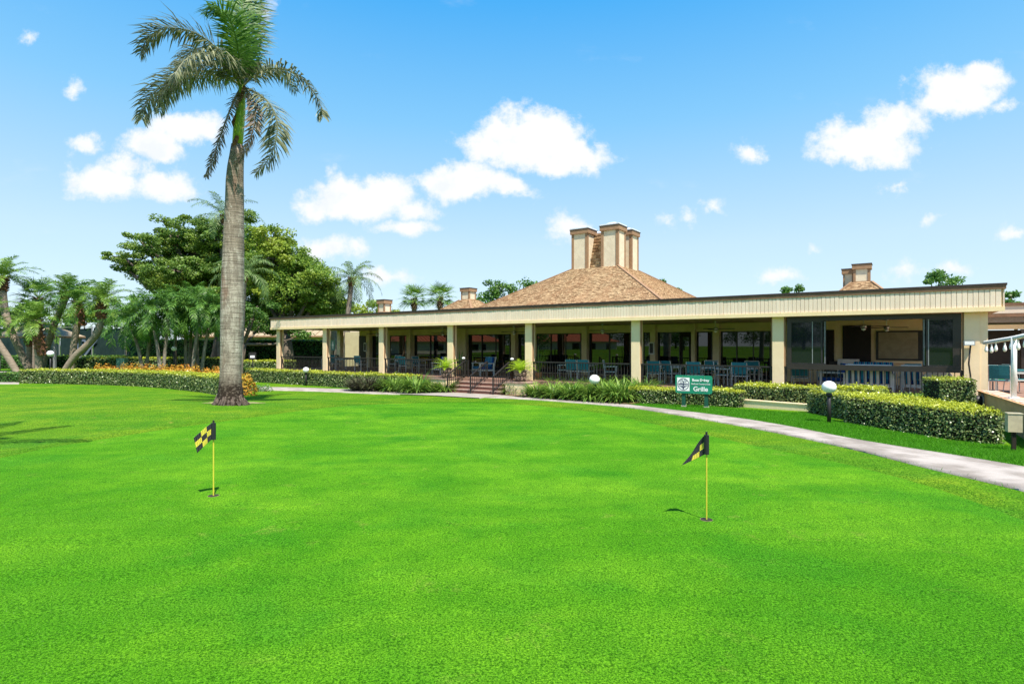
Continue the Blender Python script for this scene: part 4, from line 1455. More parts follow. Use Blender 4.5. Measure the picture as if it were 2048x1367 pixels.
# ---------------------------------------------------------------- right side: terrace wall, posts, string lights, hose reel, boxes
wa, wb = Vector((13.05, 15.75, 0)), Vector((10.55, 11.35, 0))
wd = (wb - wa).normalized()
wn_ = Vector((-wd.y, wd.x, 0))
if wn_.x < 0: wn_ = -wn_
LW = (wb - wa).length + 6.0
o = empty('terrace_wall', 'tan stucco terrace wall with pale coping tiles at the right edge', 'wall', wa, math.atan2(wd.y, wd.x))
sgn = -1 if Vector((-wd.y, wd.x, 0)).dot(wn_) < 0 else 1
y0_, y1_ = sorted((0, sgn * .42))
MB().box(0, LW, y0_, y1_, -1.6, .335).build('wall', M['terra'], o)
MB().box(-.02, LW, y0_ - .03, y1_ + .03, .337, .362).build('coping', M['terra'], o)
for k in range(int(LW / .62)):
    MB().box(.12 + k * .62, .12 + k * .62 + .40, y0_ + .03, y1_ - .03, .364, .374).build('coping_tile', M['tilewall'], o)
MB().box(2.4, LW, (y0_ - .14) if sgn > 0 else y1_ + .002, (y0_ - .002) if sgn > 0 else y1_ + .14, -1.6, -.52).build('footing', M['stucco'], o)


def wall_pt(px):
    m_ = (px - 1024) / F
    t = (m_ * wa.y - wa.x) / (wd.x - m_ * wd.y)
    return wa + wd * t + wn_ * .18


beam = [wall_pt(1952) + Vector((0, 0, 1.68)), wall_pt(2008) + Vector((0, 0, 1.79)), wall_pt(2075) + Vector((0, 0, 1.92))]
for px_, k, lb in ((1983, .55, 'white post on the terrace wall, nearer the end column'), (2008, 1.0, 'white post on the terrace wall, nearer the right edge')):
    q = wall_pt(px_) + (wn_ * .9 if px_ == 1983 else Vector())
    z0 = .377 if px_ == 2008 else DECK + .1
    zt_ = 1.70 + .11 * k
    o = empty('terrace_post', lb, 'post', (q.x, q.y, 0), math.atan2(wd.y, wd.x), 'white posts of the terrace light rail')
    MB().lathe([(.055, z0), (.055, zt_)], 14).build('shaft', M['white'], o, True)
    MB().box(-.09, .09, -.09, .09, z0 - .002, z0 + .02).build('base_plate', M['white'], o)
o = empty('light_rail', 'long white pole with bulb string running over the terrace posts', 'rail', (0, 0, 0))
MB().tube(beam, .045, 10).build('pole', M['white'], o, True)
wrap = MB()
for i in range(60):
    f = i / 59 * 1.98
    a, b = (beam[0], beam[1]) if f < 1 else (beam[1], beam[2])
    p = a.lerp(b, f % 1.0)
    wrap.tube([p + Vector((.05, 0, -.03)), p + Vector((0, 0, .056)), p + wd * .05 + Vector((-.05, 0, -.03))], .008, 4, False)
tag(wrap.build('light_cord', M['white'], o), kind='stuff')
for i, px_ in enumerate((1956, 1966, 1974, 1991, 2003, 2016, 2029, 2046)):
    q = wall_pt(px_)
    t = (px_ - 1952) / 56
    zz = 1.68 + .11 * t - .10 - .03 * (i % 2)
    b = MB().lathe([(.018, .0), (.03, -.04), (.042, -.10), (.03, -.15), (.004, -.165)], 10, (q.x, q.y, zz)).build('bulb', M['globe'], o, True)
    MB().lathe([(.016, 0), (.016, .07)], 8, (q.x, q.y, zz + .001)).build('socket', M['white'], b)

q = bw(s_at(1941, -.12), -.12)
o = empty('flood_light', 'small floodlight on a thin dark conduit beside the end column', 'floodlight', (q.x, q.y, DECK), ANG)
MB().tube([(0, 0, -.5), (0, 0, .7), (-.04, 0, 1.05), (0, 0, 1.58)], .022, 8).build('conduit', M['bronze'], o, True)
MB().box(-.16, .10, -.09, .06, 1.58, 1.72).build('housing', M['galv'], o)
MB().box(-.14, .08, -.10, -.092, 1.60, 1.70).build('lens', M['globe'], o)
q = wall_pt(1966) - wn_ * .30
o = empty('hose_reel', 'black and grey hose reel mounted on the terrace wall by the square hedge', 'hose reel', (q.x, q.y, .12), math.atan2(wd.y, wd.x))
for y in (-.10, .10):
    MB().lathe([(.17, -.012), (.19, -.012), (.19, .012), (.17, .012)], 20, M=Matrix.Translation((0, y, 0)) @ Matrix.Rotation(R(90), 4, 'X')).build('rim', M['galv'], o)
MB().lathe([(.11, -.095), (.14, -.06), (.14, .06), (.11, .095)], 18, M=Matrix.Rotation(R(90), 4, 'X')).build('hose', M['black'], o, True)
MB().bar((0, -.02, 0), (0, sgn * .32, 0), .05).build('bracket', M['galv'], o)
MB().tube([(-.25, 0, -.05), (-.4, .02, -.3), (-.3, 0, -.7)], .02, 6).build('hose_tail', M['black'], o)
q = at(2021, 860, 10.7)
o = empty('meter_box', 'beige metal box on a short post at the right end of the large hedge', 'utility box', (q.x + .06, q.y, g1(q.x, q.y)), R(-22))
hb = CAMZ - (845 - HY) / F * 10.7 - g1(q.x, q.y)
MB().box(-.11, .11, -.07, .07, hb - .17, hb + .17).build('cabinet', M['util'], o)
MB().box(-.12, .12, -.08, .08, hb + .171, hb + .19).build('lid', M['util'], o)
MB().box(-.03, .03, -.03, .03, -.3, hb - .171).build('post', M['bronze'], o)
q = wall_pt(1950) + Vector((-.25, .25, 0))
o = empty('path_light', 'tiny copper mushroom light at the foot of the end column', 'lamp', (q.x, q.y, .36), 0)
MB().tube([(0, 0, -.5), (0, 0, .14)], .018, 8).build('stem', M['white'], o)
MB().lathe([(.06, .14), (.05, .17), (.015, .20)], 12).build('hood', M['chimtrim'], o, True)

# low planter wall in front of the back hedge
pa, pb = on_ground(1478, 813), on_ground(1614, 822)
o = empty('planter_wall', 'low cream wall between the sign hedge and the large right hedge', 'wall', (pa.x, pa.y, 0), math.atan2(pb.y - pa.y, pb.x - pa.x))
Lp = (Vector((pb.x, pb.y, 0)) - Vector((pa.x, pa.y, 0))).length
MB().box(-.6, Lp + .8, 0, .18, -.9, g1(pa.x, pa.y) + .22).build('wall', M['stucco'], o)
MB().box(-.62, Lp + .82, -.02, .20, g1(pa.x, pa.y) + .222, g1(pa.x, pa.y) + .25).build('coping', M['stucco'], o)
# ---------------------------------------------------------------- leaves as arrays
def unit(a):
    return a / np.maximum(1e-9, np.linalg.norm(a, axis=1, keepdims=True))


def leaf_mesh(name, pts, nrm, size, aspect=0.55, spread=0.9, growth=None):
    """diamond leaves: pts (n,3), nrm (n,3) main facing, size (n,)"""
    n = len(pts)
    N = unit(nrm + rng.normal(0, spread, (n, 3)))
    t = rng.normal(0, 1, (n, 3))
    T_ = unit(t - N * np.sum(t * N, 1, keepdims=True))
    B = np.cross(N, T_)
    s = size[:, None]
    a = pts - T_ * s * 0.5
    b = pts + B * s * aspect * 0.5 + N * s * 0.06
    c = pts + T_ * s * 0.5
    d = pts - B * s * aspect * 0.5 + N * s * 0.06
    vs = np.stack([a, b, c, d], 1).reshape(-1, 3)
    fs = np.arange(4 * n).reshape(n, 4)
    me = np_mesh(name, vs, fs)
    if growth is not None:
        at_ = me.attributes.new('growth', 'FLOAT', 'POINT')
        at_.data.foreach_set('value', np.repeat(growth, 4).astype(np.float32))
    return me


def hedge(label, line, w, h, lsize, name='clipped_hedge', m='hedge', dens=1.0, base=None, top_growth=0.85, round_=0.06, both=True, group=None):
    """clipped hedge along a ground line (front foot line); w goes to the side away from the camera"""
    pts = [Vector((p.x, p.y, 0)) for p in line]
    c = sum(pts, Vector()) / len(pts)
    n = len(pts)
    nr = []
    for i in range(n):
        d = (pts[min(i + 1, n - 1)] - pts[max(i - 1, 0)]).normalized()
        q = Vector((-d.y, d.x, 0))
        if q.dot(c) < 0: q = -q
        nr.append(q)
    backp = [p + q * w for p, q in zip(pts, nr)]
    org = Vector((pts[0].x, pts[0].y, base if base is not None else g1(pts[0].x, pts[0].y)))
    o = empty(name, label, 'hedge', org, 0, group)
    zf = [(base if base is not None else g1(p.x, p.y)) for p in pts]
    zb_ = [(base if base is not None else g1(p.x, p.y)) for p in backp]
    if base is None: zb_ = zf
    core = MB()
    e = 0.06
    rows = []
    for p, b, z, z2, q in zip(pts, backp, zf, zb_, nr):
        rows += [p + q * e + Vector((0, 0, z - .2)), p + q * e + Vector((0, 0, z + h - e)), b - q * e + Vector((0, 0, z2 + h - e)), b - q * e + Vector((0, 0, z2 - .2))]
    fs = []
    for i in range(n - 1):
        for k in range(3): fs.append((i * 4 + k, i * 4 + k + 1, i * 4 + k + 5, i * 4 + k + 4))
    fs += [(0, 1, 2, 3), (4 * n - 1, 4 * n - 2, 4 * n - 3, 4 * n - 4)]
    core.add([r - org for r in rows], fs)
    core.build('dark_core', M['core'], o)  # solid near-black fill stands in for the shaded inside of the hedge
    # leaves over front, back, top and ends
    P_, N_, G_ = [], [], []
    def scatter(a0, a1, b0, b1, na, nb, grow):
        """bilinear patch a0-a1 low edge, b0-b1 high edge"""
        area = ((a1 - a0).length + (b1 - b0).length) / 2 * ((b0 - a0).length + (b1 - a1).length) / 2
        k = int(area / (lsize * lsize * 0.55) * 2.6 * dens) + 1
        u, v = rng.random(k)[:, None], rng.random(k)[:, None]
        A0, A1, B0, B1 = (np.array(x) for x in (a0, a1, b0, b1))
        p = (A0 * (1 - u) + A1 * u) * (1 - v) + (B0 * (1 - u) + B1 * u) * v
        nn = np.array(na) * (1 - u) + np.array(nb) * u
        lump = 0.5 * (np.sin(p[:, :1] * 3.1 + p[:, 2:] * 2) + np.sin(p[:, 1:2] * 2.7 + 1) + 0.6 * np.sin(p[:, :1] * 9 + p[:, 1:2] * 7))
        p = p + nn * (rng.normal(0, 0.022, (k, 1)) + lump * 0.032 + (rng.random((k, 1)) < .04) * rng.random((k, 1)) * .10)
        P_.append(p)
        N_.append(nn + np.array([0, 0, 0.35]))
        if grow is None: g = np.clip((v[:, 0] - 0.80) / 0.2, 0, 1) * top_growth * rng.random(k)
        else: g = np.clip(grow + rng.normal(0, 0.28, k), 0, 1)
        G_.append(g)
    for i in range(n - 1):
        Z = lambda p, z: Vector((p.x, p.y, z))
        scatter(Z(pts[i], zf[i]), Z(pts[i + 1], zf[i + 1]), Z(pts[i], zf[i] + h), Z(pts[i + 1], zf[i + 1] + h), -nr[i], -nr[i + 1], None)
        scatter(Z(pts[i], zf[i] + h), Z(pts[i + 1], zf[i + 1] + h), Z(backp[i], zb_[i] + h), Z(backp[i + 1], zb_[i + 1] + h), Vector((0, 0, 1)), Vector((0, 0, 1)), top_growth)
        if both: scatter(Z(backp[i], zb_[i] + .3 * h), Z(backp[i + 1], zb_[i + 1] + .3 * h), Z(backp[i], zb_[i] + h), Z(backp[i + 1], zb_[i + 1] + h), nr[i], nr[i + 1], None)
    for i, s_ in ((0, 1), (n - 1, -1)):
        d = (pts[1] - pts[0]) if i == 0 else (pts[-1] - pts[-2])
        d = d.normalized() * -s_
        Z = lambda p, z: Vector((p.x, p.y, z))
        scatter(Z(pts[i], zf[i]), Z(backp[i], zb_[i]), Z(pts[i], zf[i] + h), Z(backp[i], zb_[i] + h), d, d, None)
    P_, N_, G_ = np.concatenate(P_), np.concatenate(N_), np.concatenate(G_)
    me = leaf_mesh('foliage', P_ - np.array(org), N_, rng.uniform(.7, 1.3, len(P_)) * lsize, growth=G_)
    link('foliage', me, M[m], o)
    return o


def gline(pxs, n=None):
    p = [on_ground(*q) for q in pxs]
    for q in p: q.z = 0
    return dense(chaikin(p, 1), 0.8)


hedge('long clipped hedge with yellow top, curving behind the tall palm at the left', gline([(38, 766), (150, 768), (250, 771), (330, 776), (395, 783), (437, 790)]), 1.3, .80, .085)
hedge('clipped hedge running along the porch front left of the steps', [bw(-20.4 + 1.0 * k, -1.95 + .03 * k) for k in range(18)], 1.1, .76, .085, top_growth=.75)
hedge('low rounded yellow green hedge in front of the porch hedge, beside the purplish plant', gline([(672, 771), (735, 775)]), .9, .62, .085, top_growth=.9)
hedge('clipped hedge behind the green club sign', gline([(1248, 806), (1320, 808), (1400, 810), (1478, 815)]), 1.1, .52, .062)
pv = (Vector((pb.x, pb.y, 0)) - Vector((pa.x, pa.y, 0))).normalized()
hedge('low hedge behind the cream planter wall under the glazed bay', [Vector((pa.x, pa.y, 0)) + pv * (k * .7 - .3) + Vector((-pv.y, pv.x, 0)) * .22 for k in range(7)], .9, .70, .062)
hedge('short hedge block behind the right globe lamp', gline([(1616, 825), (1705, 841)]), 1.5, .62, .055, top_growth=.7)
hedge('largest clipped hedge with yellow green top at the right, running to the terrace wall', gline([(1690, 846), (1780, 860), (1904, 880), (1990, 889), (2006, 887)]), 1.55, .66, .055, top_growth=.95)
hedge('low leafy hedge between the large right hedge and the porch railing', [bw(s_at(1790, -1.2) + .6 * k, -1.3 + .1 * k) for k in range(4)], .8, .45, .06, m='hedge2', base=-.32, top_growth=.3)
p = at(1880, HY, 15.2)
hedge('square clipped bush in front of the end column', [Vector((p.x, p.y, 0)), Vector((p.x + .45, p.y - .06, 0)), Vector((p.x + .86, p.y - .12, 0))], .8, .78, .055, m='hedge', base=-.08, top_growth=.65, name='clipped_bush')
hedge('distant dark hedge along the foot of the court fence at the far left', [Vector((-58 + 3 * k, 53.5, 0)) for k in range(9)], 1.5, 1.2, .16, m='hedge2', dens=.8, top_growth=.2)
hedge('distant yellow green hedge along the court fence behind the curved palm', [Vector((-36 + 2 * k, 46.2 - .05 * k, 0)) for k in range(7)], 1.6, 1.2, .15, dens=.8, top_growth=.9)
hedge('low dark border shrubs at the left edge behind the lawn', [Vector((-31.5 + .75 * k, 34.5, 0)) for k in range(6)], 1.2, .55, .12, m='hedge2', top_growth=.2)
hedge('tall dark hedge behind the left end of the porch', [Vector((-34.5 + 1.5 * k, 52.0, 0)) for k in range(20)], 2.0, 2.7, .17, m='hedge2', dens=.8, top_growth=.35)
hedge('yellow hedge left of the porch end below the tall dark hedge', [Vector((-20.5 + 1.0 * k, 41.5, 0)) for k in range(5)], 1.6, 1.1, .12, top_growth=.95)


def shrub(name, label, cat, loc, rx, h, lsize, m, n, group=None, growth=None, aspect=.5):
    o = empty(name, label, cat, loc, 0, group)
    st = MB()
    for k in range(6):
        a = k * 1.05
        st.tube([(0, 0, -.05), (.4 * rx * math.cos(a), .4 * rx * math.sin(a), h * .55)], .012, 4)
    st.build('stem', M['trunkdark'], o)
    d = unit(rng.normal(0, 1, (n, 3)))
    d[:, 2] = np.abs(d[:, 2])
    r = rng.uniform(.62, 1.0, (n, 1)) ** .6
    lump = 1 + .13 * np.sin(d[:, :1] * 7 + loc[0]) * np.sin(d[:, 1:2] * 6)
    p = d * r * lump * np.array([rx, rx, h])
    g = rng.random(n) ** 3 if growth is None else np.full(n, growth)
    link('foliage', leaf_mesh('foliage', p, d + np.array([0, 0, .4]), rng.uniform(.7, 1.3, n) * lsize, aspect, .7, g), M[m], o)
    return o


# crotons glowing orange behind the long hedge
cp = [(205, 33.9), (232, 33.6), (258, 33.3), (287, 33), (314, 32.6), (338, 32.2), (360, 31.6), (381, 31.0), (402, 30.4), (423, 29.8), (440, 29.2)]
src = None
for i, (px_, Y_) in enumerate(cp):
    q = at(px_, HY, Y_ + 1.0)
    q.z = g1(q.x, q.y)
    lab = ('leftmost orange croton', 'second orange croton from the left', 'third orange croton from the left', 'fourth orange croton from the left', 'fifth orange croton from the left', 'middle orange croton', 'fifth orange croton from the right', 'fourth orange croton from the right', 'third orange croton from the right', 'second orange croton from the right', 'orange croton nearest the royal palm trunk')[i] + ' in the row behind the long hedge'
    if src is None: src = shrub('croton_shrub', lab, 'shrub', q, .85, 1.10, .19, 'croton', 760, 'orange crotons behind the long hedge', aspect=.36)
    else:
        c_ = copy_tree(src, q, random.uniform(0, 6), lab)
        c_.scale = (1, 1, random.uniform(.88, 1.1) + .0)
q = at(491, HY, 24.5)
shrub('croton_shrub', 'large red and orange croton shrub just right of the tall palm trunk', 'shrub', (q.x, q.y, g1(q.x, q.y)), .46, .98, .15, 'croton', 620, aspect=.36)
M['flowers'] = leafmat('flower_cover', (0.035, 0.14, 0.03), (0.12, 0.25, 0.06), .3, .3, c3=(.62, .62, .55))
for i, (px_, py_) in enumerate(((498, 783), (515, 782), (532, 782))):
    q = on_ground(px_, py_)
    shrub('flowering_shrub', ('low flowering plant against the tall palm, leftmost of three', 'low flowering plant, the middle one of three right of the tall palm', 'low flowering plant, the one nearest the path start, right of the tall palm')[i], 'plant', q, .34, .32, .06, 'flowers', 380, 'low white flowering plants right of the palm')

# strap leaf clumps in the beds
cl_proto = MB()
clump(cl_proto, 420, .42, 1.15, .042)
cm_ = cl_proto.mesh('leaves')
cl_proto = MB()
clump(cl_proto, 380, .38, 1.10, .044)
cm3 = cl_proto.mesh('leaves')
cl_proto = MB()
clump(cl_proto, 420, .42, 1.05, .05, (.7, 1.4), (.6, 1.8))
cm4 = cl_proto.mesh('leaves')


def strap(px, py, sc, label, me=cm_, m='lily', grp='strap leaf clumps in the bed right of the steps', off=0.0, dz=0.0):
    q = on_ground(px, py) + V * off
    q.z = g1(q.x, q.y) + dz
    o = empty('strap_leaf_clump', label, 'plant', q, random.uniform(0, 6), grp)
    o.scale = (sc, sc, sc * random.uniform(.9, 1.08))
    link('leaves', me, M[m], o)
    return o


for (px_, py_, s_), GR in zip(((1034, 790, .72), (1072, 794, .85), (1108, 797, .88), (1145, 799.5, .86), (1182, 802, .90), (1214, 803, .95), (1243, 805, .95)), [o_ + ' strap leaf clump in the front row right of the steps' for o_ in ('leftmost', 'second from left', 'third from left', 'middle', 'third from right', 'second from right', 'rightmost')]): strap(px_, py_, s_, GR, random.choice((cm_, cm3)))
for (px_, py_, s_), GR in zip(((1058, 790, .8), (1088, 792, .9), (1122, 794, .85), (1160, 796, .85), (1196, 798, .9), (1228, 799, .95), (1262, 803, .9)), [o_ + ' strap leaf clump in the back row right of the steps' for o_ in ('leftmost', 'second from left', 'third from left', 'middle', 'third from right', 'second from right', 'rightmost')]): strap(px_, py_, s_, GR, random.choice((cm_, cm3)), off=1.1, dz=.12)
strap(738, 781.5, 1.05, 'dark purplish strap leaf clump by the path at the left end of the bed', cm4, 'purple', 'strap leaf clumps in the bed left of the steps')
strap(718, 780.5, .85, 'smaller purplish clump at the far left end of the strap leaf bed', cm4, 'purple', 'strap leaf clumps in the bed left of the steps')
for px_, py_, s_, lb in ((786, 783, .95, 'green strap leaf clump next right of the dark purplish clump'), (830, 786, 1.0, 'largest green strap leaf clump in the bed left of the steps, by the path'), (866, 784, .75, 'green strap leaf clump below the left planter'), (890, 785, .72, 'last strap leaf clump before the left stair rail'),
                          (770, 778, .95, 'strap leaf clump behind the dark purplish one, touching the porch hedge'), (808, 779, .9, 'strap leaf clump in the back row below the fourth porch bay'), (848, 780, .85, 'strap leaf clump in the back row left of the left planter')):
    strap(px_, py_, s_, lb, random.choice((cm_, cm3)), 'lily', 'strap leaf clumps in the bed left of the steps')
for px_, t_, lb in ((1632, -1.2, 'small fern behind the back hedge at the left of the glazed bay'), (1712, -1.1, 'small fern below the settee in the glazed bay'), (1818, -1.1, 'small fern left of the square clipped bush')):
    q = bw(s_at(px_, t_), t_, -.38)
    o = empty('strap_leaf_clump', lb, 'plant', q, random.uniform(0, 6), 'small ferns under the glazed bay')
    o.scale = (.5, .5, .62)
    link('leaves', cm_, M['lily'], o)


# ---------------------------------------------------------------- palm fronds
def frond(path, L0, n, w, droop=.5, tilt=.35, rach=.03, jitter=.15, start=.12, taper=None, twist=0.0):
    """pinnate frond on a 3D path; returns MB. leaflets L0 long at the middle"""
    pts = resample([Vector(p) for p in path], 14)
    mb = MB()
    if rach: mb.tube(pts, [rach * (1 - .82 * i / 13) for i in range(14)], 5, False)
    vs, fs = [], []
    fine = resample(pts, n)
    for i in range(n):
        f = i / (n - 1)
        if f < start: continue
        g = (f - start) / (1 - start)
        T_ = (fine[min(i + 1, n - 1)] - fine[max(i - 1, 0)]).normalized()
        S = T_.cross(Vector((0, 0, 1)))
        if S.length < .25: S = T_.cross(Vector((.3, -1, 0)))
        S.normalize()
        N = S.cross(T_)
        if twist:
            S = (S * math.cos(twist) + N * math.sin(twist)).normalized()
            N = S.cross(T_)
        env = (math.sin(math.pi * (0.18 + .72 * g)) ** .8) if taper is None else taper(g)
        for sd_ in (-1, 1):
            l = L0 * env * random.uniform(.82, 1.12)
            fw = .35 + .75 * g
            d = (S * sd_ + T_ * fw + N * (tilt + random.uniform(-jitter, jitter) * 2)).normalized()
            d = (d + Vector((random.uniform(-jitter, jitter), random.uniform(-jitter, jitter), random.uniform(-jitter, jitter)))).normalized()
            b = fine[i]
            m_ = b + d * l * .5
            d2 = (d + Vector((0, 0, -droop * random.uniform(.7, 1.3)))).normalized()
            e = m_ + d2 * l * .5
            wv = T_.cross(N).cross(d)
            wv = d.cross(N)
            if wv.length < .1: wv = T_
            wv = wv.normalized() * (w * .5)
            k = len(vs)
            vs += [b - wv * .4, b + wv * .4, m_ + wv, m_ - wv, e]
            fs += [(k, k + 1, k + 2, k + 3), (k + 3, k + 2, k + 4)]
    mb.add(vs, fs)
    return mb


def arc_path(base, az, el, L, bend, n=9, sway=0.0):
    d = Vector((math.cos(az), math.sin(az), 0))
    s = Vector((-d.y, d.x, 0))
    p, a, out = Vector(base), el, []
    for i in range(n):
        out.append(p.copy())
        p = p + (d * math.cos(a) + Vector((0, 0, math.sin(a))) + s * sway * i / n) * (L / (n - 1))
        a -= bend / (n - 1) * (0.4 + 1.2 * i / (n - 1))
    return out


def palm(name, label, cat, base, trunk, rad, nf, L, leaf, w, el=(-.3, 1.3), bend=(1.2, 1.9), nl=34, ll=.4, m='palmleaf', tm='palmtrunk', boots=0.0, droop=.5, tilt=.3, group=None, rach=.022, shaft=None):
    """trunk: list of offsets from the base"""
    o = empty(name, label, cat, base, 0, group)
    tp = resample(chaikin([Vector(p) for p in trunk], 2), 16)
    if isinstance(rad, (int, float)): rad = (rad * 1.15, rad)
    MB().tube(tp, [rad[0] + (rad[1] - rad[0]) * min(1, i / 12) + (rad[0] * .35 if i == 0 else 0) for i in range(16)], 10).build('trunk', M[tm], o, True)
    top = tp[-1]
    d = (tp[-1] - tp[-3]).normalized()
    if boots:
        bt = MB()
        for k in range(44):
            f = k / 44
            c = top - d * boots * (1 - f)
            a = k * 2.39996
            q = Vector((math.cos(a), math.sin(a), 0))
            r = rad[1] * (1.05 + .25 * f)
            bt.bar(c + q * r * .7, c + q * r * 1.45 + Vector((0, 0, .16)), rad[1] * .62, rad[1] * .25)
        bt.tube([top - d * boots, top - d * boots * .5, top], [rad[1] * 1.05, rad[1] * 1.35, rad[1] * .9], 9)
        bt.build('leaf_bases', M['boot'], o)
    if shaft:
        MB().tube([top, top + d * shaft * .5, top + d * shaft], [rad[1] * .98, rad[1] * .85, rad[1] * .45], 10).build('crownshaft', M['shaft'], o, True)
        top = top + d * shaft * .92
    for k in range(nf):
        f = k / max(1, nf - 1)
        a = k * 2.39996 + random.uniform(-.25, .25)
        e = el[1] + (el[0] - el[1]) * f + random.uniform(-.12, .12)
        b = bend[0] + (bend[1] - bend[0]) * f
        pth = arc_path(top, a, e, L * random.uniform(.85, 1.1) * (0.75 + .25 * min(1, f * 3)), b, sway=random.uniform(-.25, .25))
        mb = frond(pth, ll, nl, w, droop, tilt, rach)
        mb.build('frond', M[m], o)
    return o


def fan_palm(name, label, base, trunk, rad, nf, L, R_, m='palmdark', boots=.8, group=None):
    o = empty(name, label, 'palm tree', base, 0, group)
    tp = resample(chaikin([Vector(p) for p in trunk], 2), 14)
    MB().tube(tp, [rad * (1.15 - .15 * min(1, i / 8)) for i in range(14)], 10).build('trunk', M['palmtrunk'], o, True)
    top = tp[-1]
    bt = MB()
    for k in range(40):
        f = k / 40
        a = k * 2.39996
        q = Vector((math.cos(a), math.sin(a), 0))
        c = top - Vector((0, 0, boots * (1 - f)))
        bt.bar(c + q * rad * .8, c + q * rad * 1.5 + Vector((0, 0, .2)), rad * .5, rad * .2)
    bt.build('leaf_bases', M['boot'], o)
    for k in range(nf):
        f = k / (nf - 1)
        a = k * 2.39996
        e = 1.25 - 1.75 * f + random.uniform(-.12, .12)
        pth = arc_path(top, a, e, L, .5, 6)
        mb = MB()
        mb.tube(pth, .022, 4, False)
        c = Vector(pth[-1])
        T_ = (pth[-1] - pth[-2]).normalized()
        S = T_.cross(Vector((0, 0, 1))).normalized()
        N = S.cross(T_)
        vs, fs = [], []
        for j in range(26):
            t = -1.9 + 3.8 * j / 25
            d = (T_ * math.cos(t) + S * math.sin(t) + N * (.22 * abs(math.sin(t)) + random.uniform(-.1, .1))).normalized()
            l = R_ * (.75 + .25 * math.cos(t)) * random.uniform(.85, 1.08)
            wv = d.cross(N).normalized() * .035
            k0 = len(vs)
            m_ = c + d * l * .6
            e_ = m_ + (d + Vector((0, 0, -.7 * random.random()))).normalized() * l * .4
            vs += [c - wv * .4, c + wv * .4, m_ + wv, m_ - wv, e_]
            fs += [(k0, k0 + 1, k0 + 2, k0 + 3), (k0 + 3, k0 + 2, k0 + 4)]
        mb.add(vs, fs)
        mb.build('fan_leaf', M[m], o)
    return o


# ---------------------------------------------------------------- the tall royal palm
PY = 16.6
pb_ = at(461, 808, PY)
pb_.z = g1(pb_.x, pb_.y)
RP = empty('royal_palm', 'tall royal palm with ringed grey trunk standing on the lawn left of centre', 'palm tree', pb_)


def pp(x, y, dY=0.0):
    return at(x, y, PY + dY) - pb_


prof = [(461, 812, 62), (461, 806, 58), (461, 797, 53), (461, 785, 48.5), (461, 768, 44), (461, 747, 41), (462, 715, 41), (463, 682, 42.5), (464, 640, 44.5), (465, 601, 45.5), (465.5, 570, 44.5), (466, 537, 43), (467, 495, 41),
        (468, 457, 39), (469, 410, 36.5), (469.5, 360, 34), (471, 335, 31.5), (473.5, 312, 28), (475, 290, 24)]
tr_ = MB()
px2m = PY / F
tr_.tube([pp(a, b) for a, b, c in prof], [c / 2 * px2m * .955 for a, b, c in prof], 28)
tr_.build('trunk', M['royal'], RP, True)
rt = MB()
for k in range(34):
    a = 2 * math.pi * k / 34 + random.uniform(-.08, .08)
    q = Vector((math.cos(a), math.sin(a), 0))
    rt.tube([q * .34 + Vector((0, 0, random.uniform(.10, .30))), q * .43 + Vector((0, 0, .06)), q * random.uniform(.50, .60) + Vector((0, 0, -.06))], [.030, .035, .02], 5)
rt.build('root', M['root'], RP, True)
MB().tube([pp(474.5, 294), pp(477, 262), pp(481, 225), pp(483, 195), pp(484.5, 172)], [.140, .150, .135, .11, .09], 16).build('crownshaft', M['shaft'], RP, True)
for shp, shr in (([pp(478, 205, -.12), pp(484, 190, -.14), pp(489, 172, -.1)], [.03, .05, .04]), ([pp(470, 262, -.05), pp(467, 245, -.1), pp(473, 228, -.1)], [.02, .06, .03]), ([pp(466, 305, -.1), pp(470, 285, -.16), pp(475, 272, -.14)], [.02, .07, .05])):
    MB().tube(shp, shr, 6).build('dry_sheath', M['boot'], RP)
O_ = (484.5, 172)
